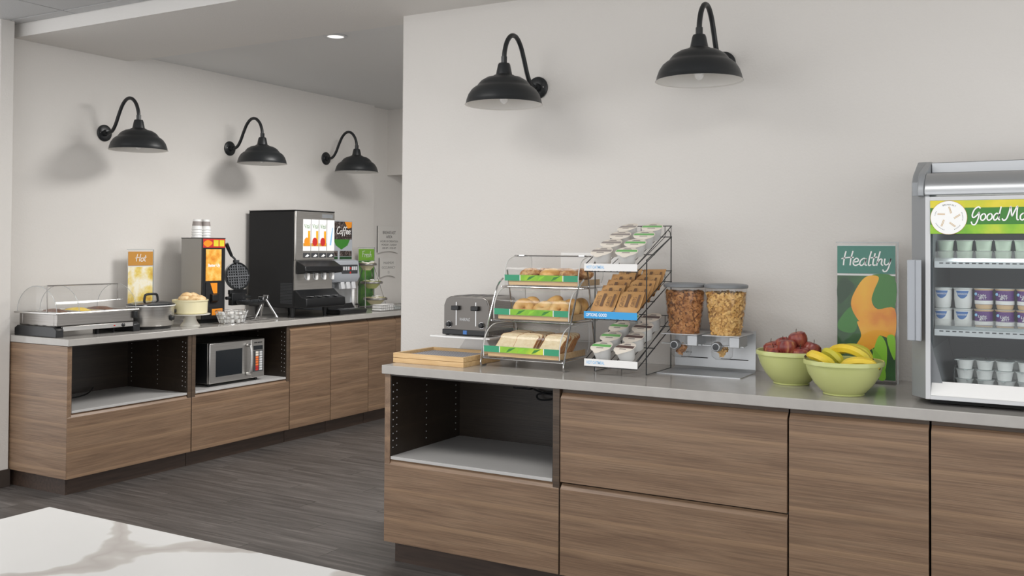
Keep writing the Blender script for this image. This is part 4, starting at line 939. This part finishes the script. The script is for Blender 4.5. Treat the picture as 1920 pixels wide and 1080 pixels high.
# juice dispenser
jd = LT('juice_dispenser', 'black juice dispenser with steel front and four juice pictures', 'dispenser', 2.01, .115)
mk('cabinet', G().box(0, .455, .02, .49, .075, .822), 'black_matte', jd, .008)
for (xx, yy) in ((.03, .05), (.4, .05), (.03, .42), (.4, .42)): mk('leg', G().lathe([(.022, .075), (.014, .0)], 12, (xx, yy, 0)), 'black_plastic', jd)
mk('top_trim', G().box(-.003, .458, .0, .49, .822, .83), 'black_plastic', jd, .004)
mk('steel_front', G().box(.0, .455, .0, .0195, .44, .8215), 'steel', jd, .006)
mk('backsplash', G().box(.004, .43, .004, .0195, .185, .44), 'steel', jd)
for i in range(4):
    x0 = .082+i*.093; pw = .086 if i < 3 else .088
    pn = rect('juice_panel', x0, x0+pw, .515, .76, 'white_print', jd, -.0012)
    if i < 3:
        text('lettering', 'Vital', .05, 'leaf_green', pn, (x0+.012, -.0018, .69), .066)
        patch('fruit_print', [(x0+.042+.03*math.cos(2*PI*k_/12), .585+.034*math.sin(2*PI*k_/12)) for k_ in range(12)], 'orange_print' if i == 0 else 'red_print', pn, -.0018)
        rect('glass_print', x0+.055, x0+.08, .56, .67, 'orange_peel', pn, -.0015); rect('base_print', x0+.002, x0+pw-.002, .55, .575, 'hot_orange', pn, -.0014)
    else: patch('sketch_print', [(x0+.03, .56), (x0+.06, .7), (x0+.07, .7), (x0+.05, .56)], 'pale_blue', pn, -.0016)
    bt_ = rect('button', x0+.004, x0+pw-.004, .462, .498, 'dark_grey', jd, -.003, .003); patch('button_print', [(x0+.02, .47), (x0+.05, .49), (x0+.07, .478), (x0+.05, .468)], 'white_print', bt_, -.0035)
mk('brand_plate', G().box(.30, .43, -.0008, 0, .775, .805), 'mid_grey', jd)
mk('dispensing_head', G().prism([(.0, .44), (-.085, .395), (-.095, .36), (-.08, .345), (.0, .335)], .015, .45), 'black_plastic', jd, .006)
for i in range(4):
    x0 = .09+i*.095
    nz = mk('nozzle', G().lathe([(.011, .29), (.013, .3), (.014, .35)], 14, (x0, -.05, 0)), 'white_gloss', jd)
    mk('push_lever', G().tube(curve([(x0-.02, -.035, .345), (x0-.024, -.04, .31), (x0-.012, -.045, .29)], 3), .004, 6), 'silver', nz)
dt = mk('drip_tray', G().prism([(.02, .08), (-.11, .08), (-.12, .1), (-.115, .15), (-.06, .165), (.0, .215), (.02, .215)], .0, .455), 'black_plastic', jd, .006)
for i in range(4): mk('drip_grate', G().box(.06+i*.095, .1+i*.095, -.1, -.04, .163, .167), 'silver', dt)
g = G()
for i in range(14): g.box(-.0016, .0, .03, .15, .11+i*.0115, .1165+i*.0115)
mk('side_vent', g, 'dark_grey', jd)
# coffee machine
cm = LT('coffee_machine', 'grey coffee machine with coffee-bean picture panel', 'coffee machine', 2.475, .20)
mk('cabinet', G().box(0, .365, .04, .4, .03, .765), 'grey_plastic', cm, .006)
mk('front_lower', G().prism([(.04, .26), (-.02, .255), (-.045, .30), (-.03, .43), (.0, .44), (.04, .44)], .0, .365), 'grey_plastic', cm, .006)
up_ = rect('picture_panel', .004, .361, .455, .762, 'grey_plastic', cm, .0385)
rect('bean_photo', .09, .355, .61, .757, 'beans', up_, .0378); patch('fruit_print', [(.26, .757), (.355, .757), (.35, .71), (.3, .70)], 'orange_print', up_, .0372)
patch('leaf_print', [(.12, .61), (.33, .61), (.3, .56), (.22, .525), (.15, .56)], 'leaf_green', up_, .0375); script_text('lettering', 'Coffee', .06, .006, 'white_print', up_, (.155, .0368, .655), .18)
for x0 in (.02, .2): rect('bean_photo', x0, x0+.155, .47, .515, 'beans', up_, .0378); rect('bean_photo', x0, x0+.155, .445, .467, 'leaf_dark', up_, .0376)
cp = mk('control_panel', G().box(.13, .34, -.042, -.03, .315, .40), 'dark_grey', cm, .004)
for x0 in (.15, .18, .21, .26, .285, .31): rect('button', x0, x0+.02, .355, .385, 'light_grey', cp, -.0432)
for z in (.335, .37): mk('round_button', G().lathe([(.01, 0), (.0, .002)], 14).xf(Matrix.Translation((.243, -.0425, z)) @ Matrix.Rotation(PI/2, 4, 'X')), 'red_print', cp)
for x0 in (.15, .22, .29): mk('spout', G().prism([(-.02, .26), (-.03, .2), (.0, .195), (.01, .26)], x0, x0+.045), 'light_grey', cm, .004)
mk('splash_panel', G().box(.1, .33, .03, .039, .06, .26), 'silver', cm)
mk('drip_tray', G().prism([(.04, 0), (-.12, 0), (-.13, .03), (-.1, .04), (.0, .035), (.03, .08), (.04, .08)], .02, .36), 'black_plastic', cm, .005)
for x0 in (.1, .18, .26): mk('drip_grate', G().box(x0, x0+.05, -.09, -.03, .0385, .0415), 'silver', cm)
# steel urn behind
ur = LT('steel_urn', 'slim stainless urn between coffee machine and bowl stand', 'urn', 2.92, .33)
mk('urn_body', G().lathe([(.065, 0), (.068, .01), (.068, .25), (.06, .27), (.03, .285), (.0, .287)], 28), 'steel', ur); mk('tap', G().tube([(0, -.066, .06), (0, -.1, .06), (0, -.1, .03)], .007, 8), 'black_plastic', ur)
mk('sight_glass', G().tube([(.02, -.07, .07), (.02, -.07, .22)], .003, 6), 'frost', ur)
# fresh sign
fs = sign('counter_sign', 'green acrylic sign reading Fresh behind the tiered bowls', LL(3.30, .545, Z0), QT, .225, .535, 'lime', 'Fresh', .62, .108)
rect('photo', 0, .225, .014, .424, 'sign_green', fs, -.004)
# tiered bowl stand
ts = LT('tiered_stand', 'chrome three-tier stand holding cream and green bowls', 'stand', 3.19, .31)
mk('frame', G().tube([(-.14, -.05, 0), (-.09, -.0, .40)], .004, 6).tube([(.17, -.05, 0), (.03, .0, .40)], .004, 6).tube([(-.14, .1, 0), (-.09, .02, .40)], .004, 6).tube([(.17, .1, 0), (.03, .02, .40)], .004, 6), 'chrome', ts)
tiers_ = [(-.06, .345, .082, 'cream_bowl', 'top'), (.005, .185, .096, 'green_bowl', 'middle'), (.06, .04, .104, 'cream_bowl', 'bottom')]
for x, z, R_b, mm, nm in tiers_:
    mk('hoop', G().torus((x, 0, z+.052), R_b-.002, .005, 32, 6, 2.2), 'steel_dark', ts)
    b_ = LT('condiment_bowl', '%s bowl in the %s hoop of the tiered stand' % ('cream' if mm == 'cream_bowl' else 'pale green', nm), 'bowl', 3.19+x, .31, Z0+z, 'bowls in the tiered stand')
    k1 = R_b-.012
    mk('bowl_body', G().lathe([(.0, 0), (.45*k1, 0), (.8*k1, .03), (k1, .066), (k1*.95, .066), (.74*k1, .034), (.4*k1, .008), (.0, .008)], 36), mm, b_)
    for q in range(9):
        a = random.uniform(0, 6.28); rr = random.uniform(.0, .72)*k1
        o = mk('packet', G().box(-.022, .022, -.014, .014, 0, .004), 'white' if random.random() < .85 else 'lid_cream'); o.rotation_euler = (random.uniform(-.5, .5), random.uniform(-.5, .5), random.uniform(0, 6))
        o.location = LL(3.19+x+rr*math.cos(a), .31+rr*math.sin(a), Z0+z+.058+random.uniform(0, .012)); tag(o, 'white sugar packet heaped in the %s tier bowl' % nm, 'packet', 'packets in the %s tier bowl' % nm)
# napkin caddy
nc = LT('wire_caddy', 'low chrome wire caddy in front of the tiered stand', 'caddy', 3.17, .12)
g = G()
for z in (.003, .028, .052): g.tube([(-.15, -.06, z), (.17, -.06, z), (.17, .06, z), (-.15, .06, z)], .002, 5, True)
for i in range(13): g.tube([(-.15+i*.0267, -.06, .003), (-.15+i*.0267, -.06, .052)], .0015, 5)
mk('wire_frame', g, 'chrome', nc)
for i in range(3):
    o = mk('paper_napkins', G().box(-.14, .04, -.05, .05, 0, .0165), 'white', None, .003, rot=(0, 0, QT+.02*i)); o.location = LL(3.165, .12, Z0+.005+.0175*i); tag(o, '%s folded white napkin bundle in the wire caddy' % ['bottom', 'middle', 'top'][i], 'napkins', 'napkins in the wire caddy')
o = mk('jam_packets', G().box(.06, .15, -.045, .045, 0, .03), 'foil', None, .006, rot=(0, 0, QT)); o.location = LL(3.165, .12, Z0+.005); tag(o, 'shiny foil packet block at the right of the wire caddy', 'packets')
pl = mk('serving_plate', G().lathe([(.0, 0), (.08, 0), (.13, .012), (.131, .016), (.08, .006), (.0, .005)], 40), 'steel'); pl.location = LL(3.62, .2, Z0); tag(pl, 'round shiny plate on the worktop by the wall corner', 'plate')
# wall signs at the far end (on the wall facing the counter)
def wsign(lab, y0, w, z0, h, lines):
    t = thing('wall_sign', lab, 'sign', (-2.955, y0, z0), QT)
    top = [(0, h), (w, h)]; bot = [(w, .0)] + [(w*(1-k_/8), .018*math.sin(PI*k_/8)) for k_ in range(1, 8)] + [(0, 0)]
    mk('plate', G().prism(top[::-1] + bot[::-1] if False else [(0, 0)] + [(w*k_/8, .02*math.sin(PI*k_/8)) for k_ in range(1, 8)] + [(w, 0), (w, h), (0, h)], -.02, -.012, 'y'), 'sign_plate', t, .001)
    mk('standoff', G().box(.004, .02, -.012, 0, .01, h-.004), 'dark_grey', t)
    for (s_, sz, zz, mm) in lines: text('lettering', s_, sz, mm, t, (w*.54, -.0206, zz), None, align='CENTER')
wsign('wall sign giving breakfast area hours of operation', 3.762, .315, 1.40, .262, [('BREAKFAST', .04, .185, 'black_print'), ('AREA', .04, .145, 'black_print'), ('HOURS OF OPERATION', .026, .105, 'black_print'), ('MONDAY - SUNDAY', .026, .072, 'black_print'), ('6:00 AM - 10:00 AM', .026, .042, 'black_print')])
wsign('smaller wall sign stating maximum occupancy', 3.793, .245, 1.166, .192, [('MAXIMUM', .034, .13, 'grey_print'), ('OCCUPANCY', .034, .085, 'grey_print'), ('15', .034, .04, 'grey_print')])
# microwave
mw = LT('microwave', 'stainless commercial microwave in the cabinet cubby', 'microwave', 1.125, .07, .492)
for (xx, yy) in ((.03, .04), (.47, .04), (.03, .34), (.47, .34)): mk('foot', G().lathe([(.012, 0), (.014, .02)], 12, (xx, yy, 0)), 'black_matte', mw)
mk('case', G().box(0, .52, .02, .4, .02, .3), 'steel_dark', mw, .004)
mk('case_side', G().box(-.0015, -.0002, .024, .396, .024, .296), 'black_plastic', mw)
d_ = mk('door', G().box(0, .385, .0, .0195, .022, .298), 'steel', mw, .005)
mk('window', G().box(.055, .30, -.0025, -.0003, .065, .245), 'screen', d_, .006)
mk('handle', G().tube(curve([(.345, -.004, .26), (.35, -.035, .25), (.352, -.042, .16), (.35, -.035, .07), (.345, -.004, .06)], 5), .011, 8), 'steel', d_)
cp = mk('control_panel', G().box(.387, .52, .0, .0195, .022, .298), 'steel', mw, .005)
rect('display', .41, .50, .22, .25, 'screen', cp, -.0015, .0012); kp = rect('keypad', .405, .505, .065, .215, 'dark_grey', cp, -.001, .0008)
for r_ in range(8):
    rect('key', .43, .458, .072+r_*.0175, .086+r_*.0175, 'red_print' if r_ < 2 else ('button_orange' if r_ < 6 else 'lid_cream'), kp, -.0022); rect('key', .468, .496, .072+r_*.0175, .086+r_*.0175, 'light_grey', kp, -.0022)
rect('name_mark', .415, .445, .268, .276, 'black_print', cp, -.0012); rect('name_mark', .45, .495, .268, .276, 'black_print', cp, -.0012)
# cord lying in the end cubby
ce = [o for o in C.objects if o.get('label', '').startswith('walnut end cabinet')][0]
mk('power_cord', G().tube(curve([(.05, .55, .7), (.12, .5, .56), (.2, .45, .499), (.35, .42, .499), (.5, .5, .499), (.6, .58, .52)], 6), .004, 6), 'black_matte', ce)
